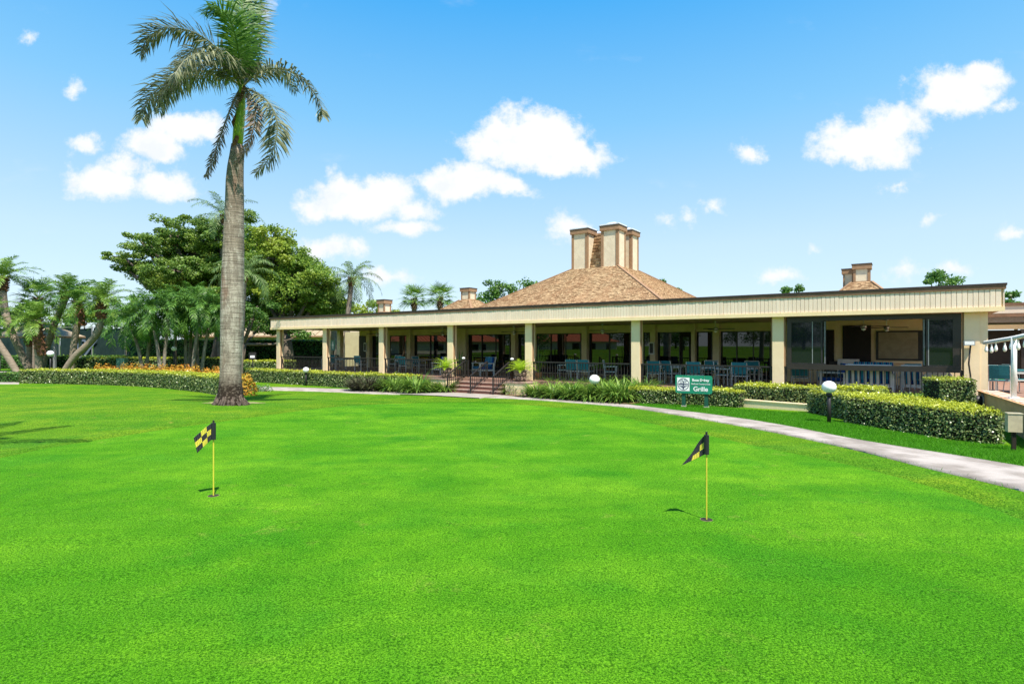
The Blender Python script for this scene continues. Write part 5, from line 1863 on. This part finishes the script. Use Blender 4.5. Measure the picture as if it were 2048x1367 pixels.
FR = [
    # path (px, py, depth offset), leaflet length, leaflets, material, droop, tilt
    ([(484.5, 172, 0), (490, 128, .05), (494, 80, .1), (498, 30, .1), (496, -25, 0), (480, -60, -.2)], .62, 74, 'royalfresh', .75, .1),
    ([(485, 172, 0), (497, 120, .5), (505, 60, .9), (510, 0, 1.2), (520, -30, 1.5)], .60, 66, 'royalleaf', .6, .2),
    ([(484, 172, 0), (478, 110, -.6), (468, 55, -1.2), (448, 20, -1.6), (420, 12, -1.9), (408, 28, -2.0)], .52, 64, 'royalfresh', .5, .3),
    ([(483, 172, 0), (455, 120, -.3), (420, 82, -.5), (375, 58, -.6), (325, 55, -.7), (292, 75, -.7), (283, 105, -.7)], .60, 78, 'royalleaf', .55, .3),
    ([(483, 172, 0), (462, 128, -.9), (430, 108, -1.6), (395, 105, -2.2), (365, 122, -2.6), (350, 150, -2.8)], .56, 66, 'royalleaf', .8, .1),
    ([(483, 173, 0), (450, 148, -.2), (405, 140, -.3), (355, 150, -.4), (312, 178, -.4), (287, 215, -.4), (284, 238, -.4)], .60, 78, 'royalleaf', .7, .15),
    ([(483, 173, 0), (452, 152, .8), (410, 148, 1.5), (370, 160, 2.0), (335, 190, 2.4), (320, 222, 2.6)], .58, 66, 'royalleaf', .7, .2),
    ([(483, 173, 0), (458, 138, -.5), (425, 122, -1.0), (380, 130, -1.3), (340, 165, -1.5), (318, 200, -1.5)], .58, 70, 'royalleaf', .75, .1),
    ([(484, 172, 0), (470, 130, .3), (445, 100, .6), (415, 92, .8), (385, 100, 1.0), (352, 128, 1.1)], .56, 66, 'royalleaf', .8, .1),
    ([(485, 172, 0), (487, 120, -.3), (486, 70, -.4), (484, 15, -.3), (482, -40, .1)], .56, 66, 'royalfresh', .6, .2),
    ([(486, 172, 0), (510, 148, -.1), (545, 134, -.2), (585, 142, -.2), (618, 168, -.2), (640, 205, -.2), (646, 232, -.2)], .52, 74, 'royalleaf', .7, .2),
    ([(486, 172, 0), (505, 140, 1.2), (535, 130, 2.2), (570, 150, 3.0), (590, 180, 3.3)], .55, 60, 'royalleaf', .7, .2),
    ([(487, 174, 0), (515, 186, -.3), (540, 206, -.5), (556, 240, -.6), (553, 285, -.6), (535, 325, -.6), (513, 345, -.6)], .50, 72, 'royalleaf', .5, .1),
    ([(481, 176, 0), (468, 200, -.25), (452, 240, -.4), (436, 285, -.45), (424, 325, -.45), (413, 352, -.45)], .28, 66, 'royaldry', .3, .0),
    ([(488, 176, 0), (507, 195, -.35), (513, 230, -.5), (504, 270, -.5), (488, 303, -.5), (470, 330, -.5)], .27, 62, 'royaldry', .3, .0),
]
for pth, ll, nl, mm, dr, ti in FR:
    ps = chaikin([pp(*q) for q in pth], 2)
    mb = frond(ps, ll * 1.42, int(nl * 1.0), .046, dr, ti, .034, .16, .07)
    mb2 = frond(ps, ll * 1.22, int(nl * .85), .042, dr * 1.25, ti - .60, 0, .22, .09)
    mb.add(mb2.v, mb2.f)
    fo = mb.build('frond', M[mm], RP)
    if mm == 'royaldry': fo['label'] = 'dry brown frond hanging against the trunk'

# ---------------------------------------------------------------- palms on the left
GP = 'palms in front of the court fence'


def base_at(px, Y):
    b = at(px, HY, Y)
    b.z = g1(b.x, b.y) - .05
    return b


def offs(base, pxs, Y, dys=None):
    """trunk offsets from photo points at depth Y"""
    return [Vector((0, 0, 0))] + [at(a, b, Y + (dys[i] if dys else 0)) - base for i, (a, b) in enumerate(pxs)]


Y = 45.0
b = base_at(62, Y)
palm('leaning_palm', 'palm leaning far to the left edge with a crown of short arching fronds', 'palm tree', b, offs(b, [(35, 690), (12, 640), (4, 580), (6, 553)], Y, [0, 0, 1, 1]), (.26, .27), 26, 2.7, 1, .06, ll=.66, nl=34, boots=1.3, m='palmleaf', group=GP)
b = base_at(38, Y - 2)
palm('leaning_palm', 'second leaning palm at the left edge, trunk crossing low', 'palm tree', b, offs(b, [(15, 712), (-8, 680), (-30, 630)], Y - 2), (.24, .24), 20, 2.5, 1, .06, ll=.6, nl=30, boots=1.0, group=GP)
b = base_at(73, Y + 3)
fan_palm('fan_palm', 'fan palm with round spiky crown near the left edge', b, offs(b, [(74, 690), (74, 640), (76, 596)], Y + 3), .28, 26, 1.05, 1.25, boots=1.2, group=GP)
b = base_at(60, Y + 6)
palm('date_palm', 'short bushy date palm behind the globe lamp', 'palm tree', b, offs(b, [(62, 690), (64, 640)], Y + 6), (.30, .34), 24, 2.6, 1, .06, ll=.5, nl=34, boots=2.4, group=GP)
b = base_at(77, Y - 1)
palm('date_palm', 'date palm with rough booted trunk right of the globe lamp', 'palm tree', b, offs(b, [(77, 700), (74, 660), (70, 640)], Y - 1), (.24, .28), 24, 2.5, 1, .06, ll=.6, nl=32, boots=2.8, group=GP)
b = base_at(83, Y + 1)
palm('date_palm', 'date palm with trunk leaning right across the court fence', 'palm tree', b, offs(b, [(95, 690), (112, 640), (128, 605), (133, 585)], Y + 1), (.22, .24), 24, 2.6, 1, .06, ll=.6, nl=32, boots=.6, group=GP)
b = base_at(142, Y)
palm('date_palm', 'date palm with upright reddish trunk in the middle of the group', 'palm tree', b, offs(b, [(146, 700), (152, 660), (160, 630), (155, 602)], Y), (.22, .26), 26, 2.6, 1, .06, ll=.62, nl=32, boots=2.0, m='palmdark', group=GP)
b = base_at(124, Y - 2)
palm('date_palm', 'strongly curved date palm, rightmost in front of the court fence', 'palm tree', b, offs(b, [(148, 712), (178, 688), (200, 660), (203, 625), (204, 600)], Y - 2), (.24, .25), 28, 2.6, 1, .06, ll=.62, nl=32, boots=1.5, group=GP)
# slender palms in the middle, left of the tall palm
GA = 'slender palms left of the tall royal palm'
spec = [(287, 262, 640, 40, 'slender palm leaning left, first of the group beside the court fence'), (292, 305, 628, 41, 'slender palm, second of the group, forming a V with the first'), (322, 302, 620, 39.5, 'slender palm leaning left with its foot right of the V pair'),
        (326, 340, 615, 40, 'slender palm with pale trunk leaning right in the group'), (372, 370, 620, 42, 'slender upright palm left of centre of the group'), (384, 402, 610, 40.5, 'slender palm leaning right toward the tall palm'), (378, 386, 600, 43, 'taller slender palm in the middle of the group'),
        (396, 392, 625, 43.5, 'thin upright palm close to the tall palm trunk'), (402, 424, 618, 41, 'slender palm leaning right, nearest the tall palm trunk'), (350, 352, 605, 44, 'slender palm behind the far globe lamp')]
for bx, tx, ty, Y_, lb in spec:
    b = base_at(bx, Y_)
    palm('slender_palm', lb, 'palm tree', b, offs(b, [((bx * .6 + tx * .4), 735 - (735 - ty) * .45), (tx, ty + 18)], Y_), (.13, .105), 25, 2.45, 1, .058, el=(-.85, 1.3), bend=(1.3, 2.0), ll=.60, nl=28, m='palmdark', tm='trunk', shaft=.7, droop=.8, tilt=.1, group=GA)
# a tall palm just outside the frame on the left, whose crown shadow falls across the lawn
b = Vector((-9.8, 4.0, g1(-9.8, 4.0) - .05))
palm('tall_palm', 'tall palm left of the viewer whose frond shadow crosses the lawn', 'palm tree', b, [Vector((0, 0, 0)), Vector((.3, .1, 4)), Vector((.9, .25, 8.0)), Vector((1.15, .3, 9.8))], (.20, .16), 15, 3.3, 1, .05, el=(-.5, 1.1), bend=(1.0, 1.7), ll=.5, nl=44, m='royalleaf', tm='trunk', shaft=.9, droop=.9, tilt=.0)
# queen palms
b = base_at(690, 46)
palm('queen_palm', 'queen palm with drooping crown standing alone behind the left porch roof', 'palm tree', b, offs(b, [(695, 640), (700, 590), (704, 556)], 46), (.26, .19), 20, 3.0, 1, .04, el=(-.55, 1.2), bend=(1.6, 2.1), ll=.62, nl=44, m='queen', tm='trunk', boots=.7, droop=1.2, tilt=.0)
b = base_at(440, 49)
palm('queen_palm', 'tall queen palm whose crown rises behind the royal palm trunk above the big tree', 'palm tree', b, offs(b, [(442, 600), (446, 500), (448, 432)], 49), (.24, .19), 18, 3.6, 1, .045, el=(-.4, 1.2), bend=(1.5, 2.0), ll=.7, nl=44, m='queen', tm='trunk', boots=.7, droop=1.0, tilt=.1)
b = base_at(480, 34)
palm('queen_palm', 'queen palm with pale trunk half hidden just right of the royal palm trunk', 'palm tree', b, offs(b, [(482, 680), (486, 600), (489, 545)], 34), (.17, .14), 18, 2.3, 1, .04, el=(-.5, 1.25), bend=(1.5, 2.1), ll=.6, nl=40, m='queen', tm='trunk', boots=.6, droop=1.2, tilt=.0)
for px_, ty, Y_, lb in ((668, 610, 48, 'fan palm with a reddish trunk just above the left porch roof'), (828, 598, 62, 'fan palm crown above the roof, left of the small roof vent pair'), (880, 596, 60, 'fan palm crown above the roof beside the small hip roof')):
    b = base_at(px_, Y_)
    fan_palm('fan_palm', lb, b, offs(b, [(px_, 660), (px_, ty)], Y_), .26, 22, 1.0, 1.35, m='palmleaf', boots=1.2)


# ---------------------------------------------------------------- broadleaf trees
def tree(name, label, base, crowns, Y, leaf, nper, m, trunk_r, fork, depth=3.5, flat=.5, tm='trunkdark', clump_r=.8, group=None, limbs=True):
    """crowns: photo ellipses (cx, cy, rx, ry, dY) at depth Y filled with leaf clumps carried on limbs"""
    o = empty(name, label, 'tree', base, 0, group)
    k = Y / F
    tk = MB()
    fk = Vector(fork)
    tk.tube([(0, 0, -.2), fk * .5 + Vector((.1, 0, 0)), fk], [trunk_r * 1.3, trunk_r, trunk_r * .8], 10)
    P_, N_ = [], []
    for (cx, cy, rx, ry, dY) in crowns:
        c = at(cx, cy, Y + dY) - base
        ax = np.array([rx * k, depth * (.5 + .5 * min(1, rx / 90)), ry * k])
        if limbs:
            mid = fk.lerp(c, .5) + Vector((0, 0, -.08 * (c - fk).length))
            tk.tube([fk, mid, c], [trunk_r * .45, trunk_r * .28, trunk_r * .10], 6)
        vol = ax[0] * ax[1] * ax[2]
        nc = max(4, int(vol / (clump_r ** 3 * .55)))
        for _ in range(nc):
            d = rng.normal(0, 1, 3)
            d /= np.linalg.norm(d)
            q = np.array(c) + d * ax * rng.uniform(.35, 1.0) ** .5
            if limbs and rng.random() < .35:
                tk.tube([c, Vector(c).lerp(Vector(q), .6) + Vector((0, 0, -.1)), Vector(q)], [trunk_r * .10, trunk_r * .06, .012], 4, False)
            r = clump_r * rng.uniform(.6, 1.25)
            dd = unit(rng.normal(0, 1, (nper, 3)))
            rr = rng.random((nper, 1)) ** .45
            P_.append(q + dd * rr * np.array([r, r, r * flat]))
            N_.append(dd * np.array([.5, .5, .6]) + np.array([0, 0, .6]))
    tk.build('trunk', M[tm], o, True)
    P_, N_ = np.concatenate(P_), np.concatenate(N_)
    link('crown', leaf_mesh('crown', P_, N_, rng.uniform(.65, 1.3, len(P_)) * leaf, .6, .7), M[m], o)
    return o


b = base_at(436, 50)
tree('spreading_tree', 'wide dark spreading tree with tiered branches behind the tall palm', b,
     [(250, 516, 34, 11, 0), (290, 535, 45, 14, 1), (300, 490, 45, 14, -1), (345, 470, 45, 14, 0), (330, 445, 22, 8, 0), (380, 500, 60, 22, 1), (400, 455, 45, 20, 0), (350, 540, 70, 20, -2), (430, 540, 70, 30, 0), (440, 480, 55, 25, 0), (330, 570, 55, 12, -1), (370, 560, 80, 26, 1), (420, 520, 70, 34, 2), (390, 600, 70, 26, 2), (450, 560, 60, 34, 2), (440, 640, 60, 28, 2), (360, 480, 50, 20, 2), (300, 545, 50, 14, 2),
      (470, 600, 70, 25, -1), (420, 585, 60, 22, 2), (475, 430, 30, 14, 0), (278, 478, 25, 8, 0), (240, 525, 18, 6, 0), (310, 512, 40, 12, 2)], 50, .21, 170, 'treeleaf', .75, (.4, 0, 3.4), 3.6, .48, clump_r=.70)
b = base_at(575, 46)
tree('broadleaf_tree', 'big yellow green leafy tree filling the gap between the royal palm and the porch roof', b,
     [(540, 480, 50, 26, 0), (560, 520, 65, 35, 0), (600, 545, 55, 28, 0), (635, 560, 35, 20, -1), (530, 570, 55, 35, 1), (590, 590, 70, 30, 0), (640, 600, 40, 25, 0), (505, 520, 30, 40, 1), (520, 630, 45, 25, 1), (580, 630, 60, 18, 2), (655, 575, 22, 14, 0), (560, 560, 80, 45, 3), (610, 610, 70, 28, 3), (520, 500, 45, 30, 2), (660, 615, 30, 18, 2), (550, 650, 60, 20, 4)], 46, .19, 170, 'treeleaf2', .5, (-.2, 0, 3.2), 3.2, .6, clump_r=.66)
b = base_at(470, 42)
tree('broadleaf_tree', 'dark low tree with drooping branches at the left end of the porch roof', b,
     [(500, 640, 32, 22, 0), (522, 648, 22, 14, 2), (465, 650, 30, 22, 1), (600, 672, 22, 8, 3), (515, 612, 32, 20, 0)], 42, .2, 130, 'treeleaf3', .3, (.6, 0, 2.4), 1.8, .55, clump_r=.7)
b = base_at(735, 60)
tree('broadleaf_tree', 'small pale green tree behind the roof beside the lone queen palm', b, [(735, 615, 30, 22, 0), (710, 625, 25, 16, 0), (758, 625, 16, 14, 0), (690, 615, 20, 18, 1), (790, 632, 12, 8, 0)], 60, .28, 110, 'treeleaf2', .3, (0, 0, 3.0), 2.0, .6, clump_r=.9)
b = base_at(1000, 72)
tree('broadleaf_tree', 'rounded dark green tree rising behind the left slope of the main hip roof', b, [(985, 585, 28, 24, 0), (1010, 592, 35, 22, 0), (1045, 578, 26, 18, 0), (970, 605, 18, 15, 0)], 72, .32, 130, 'treeleaf3', .4, (0, 0, 4.0), 2.4, .65, clump_r=1.0)
b = base_at(1875, 55)
tree('broadleaf_tree', 'dark treetop showing above the roof at the right end', b, [(1862, 560, 26, 13, 0), (1895, 558, 28, 12, 0), (1878, 552, 20, 8, 0)], 55, .26, 130, 'treeleaf3', .35, (0, 0, 4.0), 2.0, .6, clump_r=.8)
b = base_at(2032, 50)
tree('broadleaf_tree', 'small tree at the right edge behind the end of the roof', b, [(2022, 588, 12, 6, 0), (2035, 604, 16, 7, 0)], 50, .24, 110, 'treeleaf3', .3, (0, 0, 3.6), 1.2, .6, clump_r=.6)
b = base_at(1340, 75)
tree('broadleaf_tree', 'thin treetops peeping over the right slope of the main hip roof', b, [(1318, 566, 8, 7, 0), (1348, 582, 12, 7, 0)], 75, .3, 90, 'treeleaf3', .3, (0, 0, 5.0), 1.4, .8, clump_r=.6)
b = base_at(1592, 80)
tree('broadleaf_tree', 'tiny treetops just above the roof edge left of the small roof vents', b, [(1575, 579, 8, 4, 0), (1597, 577, 10, 5, 0)], 80, .3, 90, 'treeleaf3', .3, (0, 0, 5.0), 1.0, .8, clump_r=.6)
# leafy background beyond the court fence
for px_, Y_, lb, m_, cr in ((30, 66, 'mid green tree behind the fan palm at the far left', 'treeleaf3', [(20, 635, 40, 18, 0), (55, 625, 35, 15, 0), (40, 650, 50, 16, 0)]),
                            (175, 68, 'yellow green tree behind the court fence at the centre of the left palms', 'treeleaf2', [(165, 630, 40, 18, 0), (205, 620, 38, 22, 0), (120, 645, 35, 12, 0)]),
                            (250, 64, 'bushy green tree behind the court fence left of the slender palms', 'treeleaf3', [(245, 610, 30, 24, 0), (275, 630, 32, 22, 0), (225, 640, 25, 14, 0)])):
    b = base_at(px_, Y_)
    tree('broadleaf_tree', lb, b, cr, Y_, .3, 150, m_, .3, (0, 0, 2.6), 2.0, .6, clump_r=.9)

# ---------------------------------------------------------------- court fence with windscreen
fz = 56.0
fa_, fb_ = at(-70, HY, 57.0), at(319, HY, 54.5)
fd = (fb_ - fa_)
o = empty('court_fence', 'dark mesh windscreen fence of the tennis courts behind the left palms', 'fence', (fa_.x, fa_.y, g1(fa_.x, fa_.y)), math.atan2(fd.y, fd.x))
LF = Vector((fd.x, fd.y, 0)).length
HF = 4.0
npn = 6
stp = LF / npn
for i in range(npn):
    pn = MB()
    nseg = 10
    vs, fs = [], []
    for k in range(nseg + 1):
        x = .06 + i * stp + (stp - .12) * k / nseg
        for z in (.1, HF * .5, HF - .05):
            vs.append((x, .05 * math.sin(k * 1.7 + i + z), z - .10 * math.sin(math.pi * k / nseg) * (z > 3)))
    for k in range(nseg):
        for j in range(2): fs.append((k * 3 + j, k * 3 + 3 + j, k * 3 + 4 + j, k * 3 + 1 + j))
    s_ = pn.add(vs, fs).build('windscreen', M['screen'], o)
    s_.modifiers.new('thick', 'SOLIDIFY').thickness = .01
for i in range(npn + 1): MB().lathe([(.05, 0), (.05, HF + .1)], 8, (i * stp, -.07, 0)).build('post', M['galv'], o)
MB().box(0, LF, -.10, -.05, HF - .02, HF + .03).build('top_rail', M['galv'], o)
MB().box(0, LF, -.115, -.065, 1.15, 1.20).build('mid_rail', M['galv'], o)
M['scriptblue'] = mat('faded_print', (.13, .17, .25), .9)
tx = text('ey', (at(182, HY, 56).x - fa_.x), 1.75, 2.3, M['scriptblue'], o, y=-.14, name='lettering', shear=.35)
# shade pavilion beyond the fence
b = at(75, HY, 50.5)
# its tan roof shows against the screen, so it stands on the near side of it
o = empty('pavilion', 'small tan roofed shade pavilion against the court fence at the left', 'pavilion', (b.x, b.y, g1(b.x, b.y)), 0)
rz0, rz1 = 3.05, 4.15
MB().add([(-2.6, -1.6, rz0), (2.9, -1.6, rz0), (2.9, 1.9, rz0), (-2.6, 1.9, rz0), (-1.0, .1, rz1), (.9, .1, rz1)], [(0, 1, 5, 4), (1, 2, 5), (2, 3, 4, 5), (3, 0, 4), (0, 3, 2, 1)]).build('roof', M['tanroof'], o)
MB().box(-2.6, 2.9, -1.6, 1.9, rz0 - .14, rz0 - .002).build('fascia', M['chimtrim'], o)
for x in (-2.3, 2.6):
    for y in (-1.3, 1.6): MB().box(x - .09, x + .09, y - .09, y + .09, 0, rz0 - .141).build('post', M['galv'], o)

# ---------------------------------------------------------------- buildings beyond
def house(name, label, loc, rz, w, d, h, roof_h, wall, roof, wins, cat='building', arch=None):
    o = empty(name, label, cat, loc, rz)
    MB().box(-w / 2, w / 2, -d / 2, d / 2, -.3, h).build('wall', M[wall], o)
    e = .6
    v = [(-w / 2 - e, -d / 2 - e, h - .05), (w / 2 + e, -d / 2 - e, h - .05), (w / 2 + e, d / 2 + e, h - .05), (-w / 2 - e, d / 2 + e, h - .05), (-w / 2 + d / 2, 0, h + roof_h), (w / 2 - d / 2, 0, h + roof_h)]
    rf = MB().add(v, [(0, 1, 5, 4), (1, 2, 5), (2, 3, 4, 5), (3, 0, 4)]).build('roof', M[roof], o)
    shd = rf
    # standing ribs of the roof covering
    ribs = MB()
    nrib = int(w / .8)
    for i in range(1, nrib):
        x = -w / 2 + w * i / nrib
        xt = min(max(x, -w / 2 + d / 2), w / 2 - d / 2)
        f = 1 - abs(x - xt) / (d / 2)
        ribs.bar((x, -d / 2 - e, h), (x, -d / 2 - e + (d / 2 + e) * f, h + (roof_h) * f + .05), .07, .07)
    tag(ribs.build('roof_ribs', M[roof], rf), kind='stuff')
    MB().box(-w / 2 - e, w / 2 + e, -d / 2 - e, d / 2 + e, h - .20, h - .052).build('eave', M['chimtrim'], o)
    for x, z0, ww, hh in wins:
        f = MB().box(x - ww / 2 - .08, x + ww / 2 + .08, -d / 2 - .05, -d / 2 - .002, z0 - .08, z0 + hh + .08).build('window', M['white'], o)
        MB().box(x - ww / 2, x + ww / 2, -d / 2 - .056, -d / 2 - .051, z0, z0 + hh).build('pane', M['glass'], f)
    for x, ww, hh in (arch or []):
        a = MB()
        pts = [(-ww / 2, 0)] + [(-ww / 2 * math.cos(math.pi * k / 10), hh - ww / 2 + ww / 2 * math.sin(math.pi * k / 10)) for k in range(11)] + [(ww / 2, 0)]
        a.add([(x + q[0], -d / 2 - .03, q[1]) for q in pts], [tuple(range(len(pts)))])
        a.build('archway', M['dark'], o)
    return o


b = at(575, HY, 66)
house('pale_house', 'pale stucco building seen under the left end of the porch roof', (b.x, b.y, -.69), R(-6), 18, 9, 3.3, 2.0, 'creamhouse', 'tanroof', [(-2, 1.0, 1.4, 1.2), (3, 1.0, 1.4, 1.2)], arch=[(-3.6, 2.0, 2.6), (-7, 2.0, 2.6)])
# houses across the fairway that the porch windows mirror
house('tile_roof_house', 'house with orange tile roof mirrored in the porch windows, the nearer one', (-92, 16, -.6), R(76), 22, 12, 2.9, 2.4, 'creamhouse', 'orangeroof', [(-5, .9, 1.8, 1.4), (0, .2, 2.2, 2.2), (5, .9, 1.8, 1.4)])
house('tile_roof_house', 'house with orange tile roof mirrored in the porch windows, the farther one', (-96, -18, -.5), R(84), 22, 12, 2.9, 2.5, 'creamhouse', 'orangeroof', [(-5, .9, 1.8, 1.4), (0, .2, 2.2, 2.2), (5, .9, 1.8, 1.4)])
refl = [(-112 + 4 * math.sin(i * 2.3), 52 - 9 * i) for i in range(14)] + [(-104 + 8.5 * i, -82 - 5 * math.sin(i * 1.7)) for i in range(14)] + [(-74, 33), (-78, 0), (-70, -32)]
tproto = None
for i, (x_, y_) in enumerate(refl):
    lb = 'leafy tree of the far row across the course, mirrored in the porch windows' if i < 28 else ('leafy tree beside the nearer tile roofed house, mirrored in the porch windows', 'leafy tree between the tile roofed houses, mirrored in the porch windows', 'leafy tree beyond the farther tile roofed house, mirrored in the porch windows')[i - 28]
    if tproto is not None:
        c_ = copy_tree(tproto, (x_, y_, g1(x_, y_)), random.uniform(0, 6), lb, 'trees mirrored in the porch windows')
        k_ = random.uniform(.85, 1.25)
        c_.scale = (k_, k_, k_)
        continue
    b = Vector((x_, y_, g1(x_, y_)))
    tproto = o = empty('broadleaf_tree', lb, 'tree', b, 0, 'trees mirrored in the porch windows')
    MB().tube([(0, 0, -.2), (.1, 0, 2), (0, .2, 4.5)], [.35, .28, .15], 8).build('trunk', M['trunkdark'], o, True)
    P_ = []
    for _ in range(44):
        c = np.array([rng.normal(0, 2.6), rng.normal(0, 2.6), rng.uniform(1.5, 9)])
        d = unit(rng.normal(0, 1, (90, 3)))
        P_.append(c + d * rng.random((90, 1)) ** .4 * 1.5)
    P_ = np.concatenate(P_)
    link('crown', leaf_mesh('crown', P_, np.tile([0, 0, 1.0], (len(P_), 1)), np.full(len(P_), .45), .6, .9), M['treeleaf3'], o)


# ---------------------------------------------------------------- grass blades
M['greenblade'] = leafmat('green_blade', (0.035, 0.15, 0.008), (0.17, 0.42, 0.03), trans=0.3, gloss=0.2)
def in_poly(x, y, poly):
    ins = np.zeros(len(x), bool)
    n = len(poly)
    for i in range(n):
        x0, y0, x1, y1 = poly[i][0], poly[i][1], poly[(i + 1) % n][0], poly[(i + 1) % n][1]
        c = ((y0 > y) != (y1 > y)) & (x < (x1 - x0) * (y - y0) / (y1 - y0 + 1e-12) + x0)
        ins ^= c
    return ins


def blades(name, label, poly, n, h, w, m='blade', lean=.5, lift=0.0):
    poly = [(p.x, p.y) for p in poly]
    xs, ys = [p[0] for p in poly], [p[1] for p in poly]
    x, y = rng.uniform(min(xs), max(xs), n * 3), rng.uniform(min(ys), max(ys), n * 3)
    k = in_poly(x, y, poly)
    x, y = x[k][:n], y[k][:n]
    n = len(x)
    z = gnd(x, y) + lift
    a = rng.uniform(0, 2 * np.pi, n)
    hh = h * rng.uniform(.5, 1.2, n)
    ln = rng.normal(0, lean, n) * hh
    b = rng.uniform(0, 2 * np.pi, n)
    P0_ = np.stack([x - np.cos(a) * w, y - np.sin(a) * w, z - .004], 1)
    P1_ = np.stack([x + np.cos(a) * w, y + np.sin(a) * w, z - .004], 1)
    P2_ = np.stack([x + np.cos(b) * ln, y + np.sin(b) * ln, z + hh], 1)
    vs = np.stack([P0_, P1_, P2_], 1).reshape(-1, 3)
    tag(link(name, np_mesh(name, vs, np.arange(3 * n).reshape(n, 3)), M[m]), label, 'grass', kind='stuff')


far_line = [p.copy() for p in far]
strip = [p for p in far_line if p.x > 3.2]
hl = [on_ground(*q) for q in ((2030, 893), (1904, 882), (1780, 862), (1697, 848), (1615, 827), (1480, 818), (1400, 812), (1250, 807))]
blades('grass', 'coarse bright grass strip between the path and the right hedges', [p + Vector((-.02, -.05, 0)) for p in strip] + [Vector((11.5, 10.0, 0))] + hl, 170000, .055, .0045, lean=.7)
nl_ = [p.copy() for p in near if p.x > -5]
col_poly = edge_pts + collar_r[::-1]
M['collarblade'] = leafmat('collar_blade', (0.028, 0.15, 0.010), (0.09, 0.30, 0.016), trans=0.3, gloss=0.15)
blades('grass', 'darker longer collar of grass round the putting green', col_poly, 110000, .016, .0032, 'collarblade', lean=.6)
for ln_, lb in ((near, 'ragged grass growing over the edge of the path toward the green'), (far_line, 'ragged grass growing over the edge of the path toward the hedges')):
    ll_ = [p for p in ln_ if p.x > -6.5 and p.y > 4]
    a_, b2_ = [], []
    for i, p in enumerate(ll_):
        d = ll_[min(i + 1, len(ll_) - 1)] - ll_[max(i - 1, 0)]
        q = Vector((-d.y, d.x, 0)).normalized()
        wv_ = .05 + .03 * math.sin(p.x * 5.1) + .025 * math.sin(p.x * 13 + 1)
        a_.append(p + q * wv_)
        b2_.append(p - q * wv_)
    blades('grass', lb, a_ + b2_[::-1], 16000, .045, .004, lean=.9, lift=.012)
lip = [p for p in edge_pts if p.x > -8.0]
blades('grass', 'rougher lawn between the putting green and the path', collar_r[4:] + [p for p in near if p.x > -6][::-1], 90000, .013, .003, lean=.7)

# short blades of the green itself where they are near enough to tell apart
nb = 420000
yy_ = 1 / (rng.uniform(1 / 7.0, 1 / 2.2, nb))
xx_ = rng.uniform(-1.1, 1.1, nb) * yy_
k_ = in_poly(xx_, yy_, [(p.x, p.y) for p in outline])
xx_, yy_ = xx_[k_], yy_[k_]
nb = len(xx_)
zz_ = gnd(xx_, yy_) + .005
a_ = rng.uniform(0, 2 * np.pi, nb)
b_ = rng.uniform(0, 2 * np.pi, nb)
w_ = .0010 + .00026 * yy_
h_ = rng.uniform(.003, .007, nb) * (1 + .08 * yy_)
l_ = rng.uniform(.2, 1.3, nb) * h_
vs = np.stack([np.stack([xx_ - np.cos(a_) * w_, yy_ - np.sin(a_) * w_, zz_ - .003], 1), np.stack([xx_ + np.cos(a_) * w_, yy_ + np.sin(a_) * w_, zz_ - .003], 1),
               np.stack([xx_ + np.cos(b_) * l_, yy_ + np.sin(b_) * l_, zz_ + h_], 1)], 1).reshape(-1, 3)
tag(link('grass', np_mesh('grass', vs, np.arange(3 * nb).reshape(nb, 3)), M['greenblade']), 'short dense blades of the putting green near the viewer', 'grass', kind='stuff')
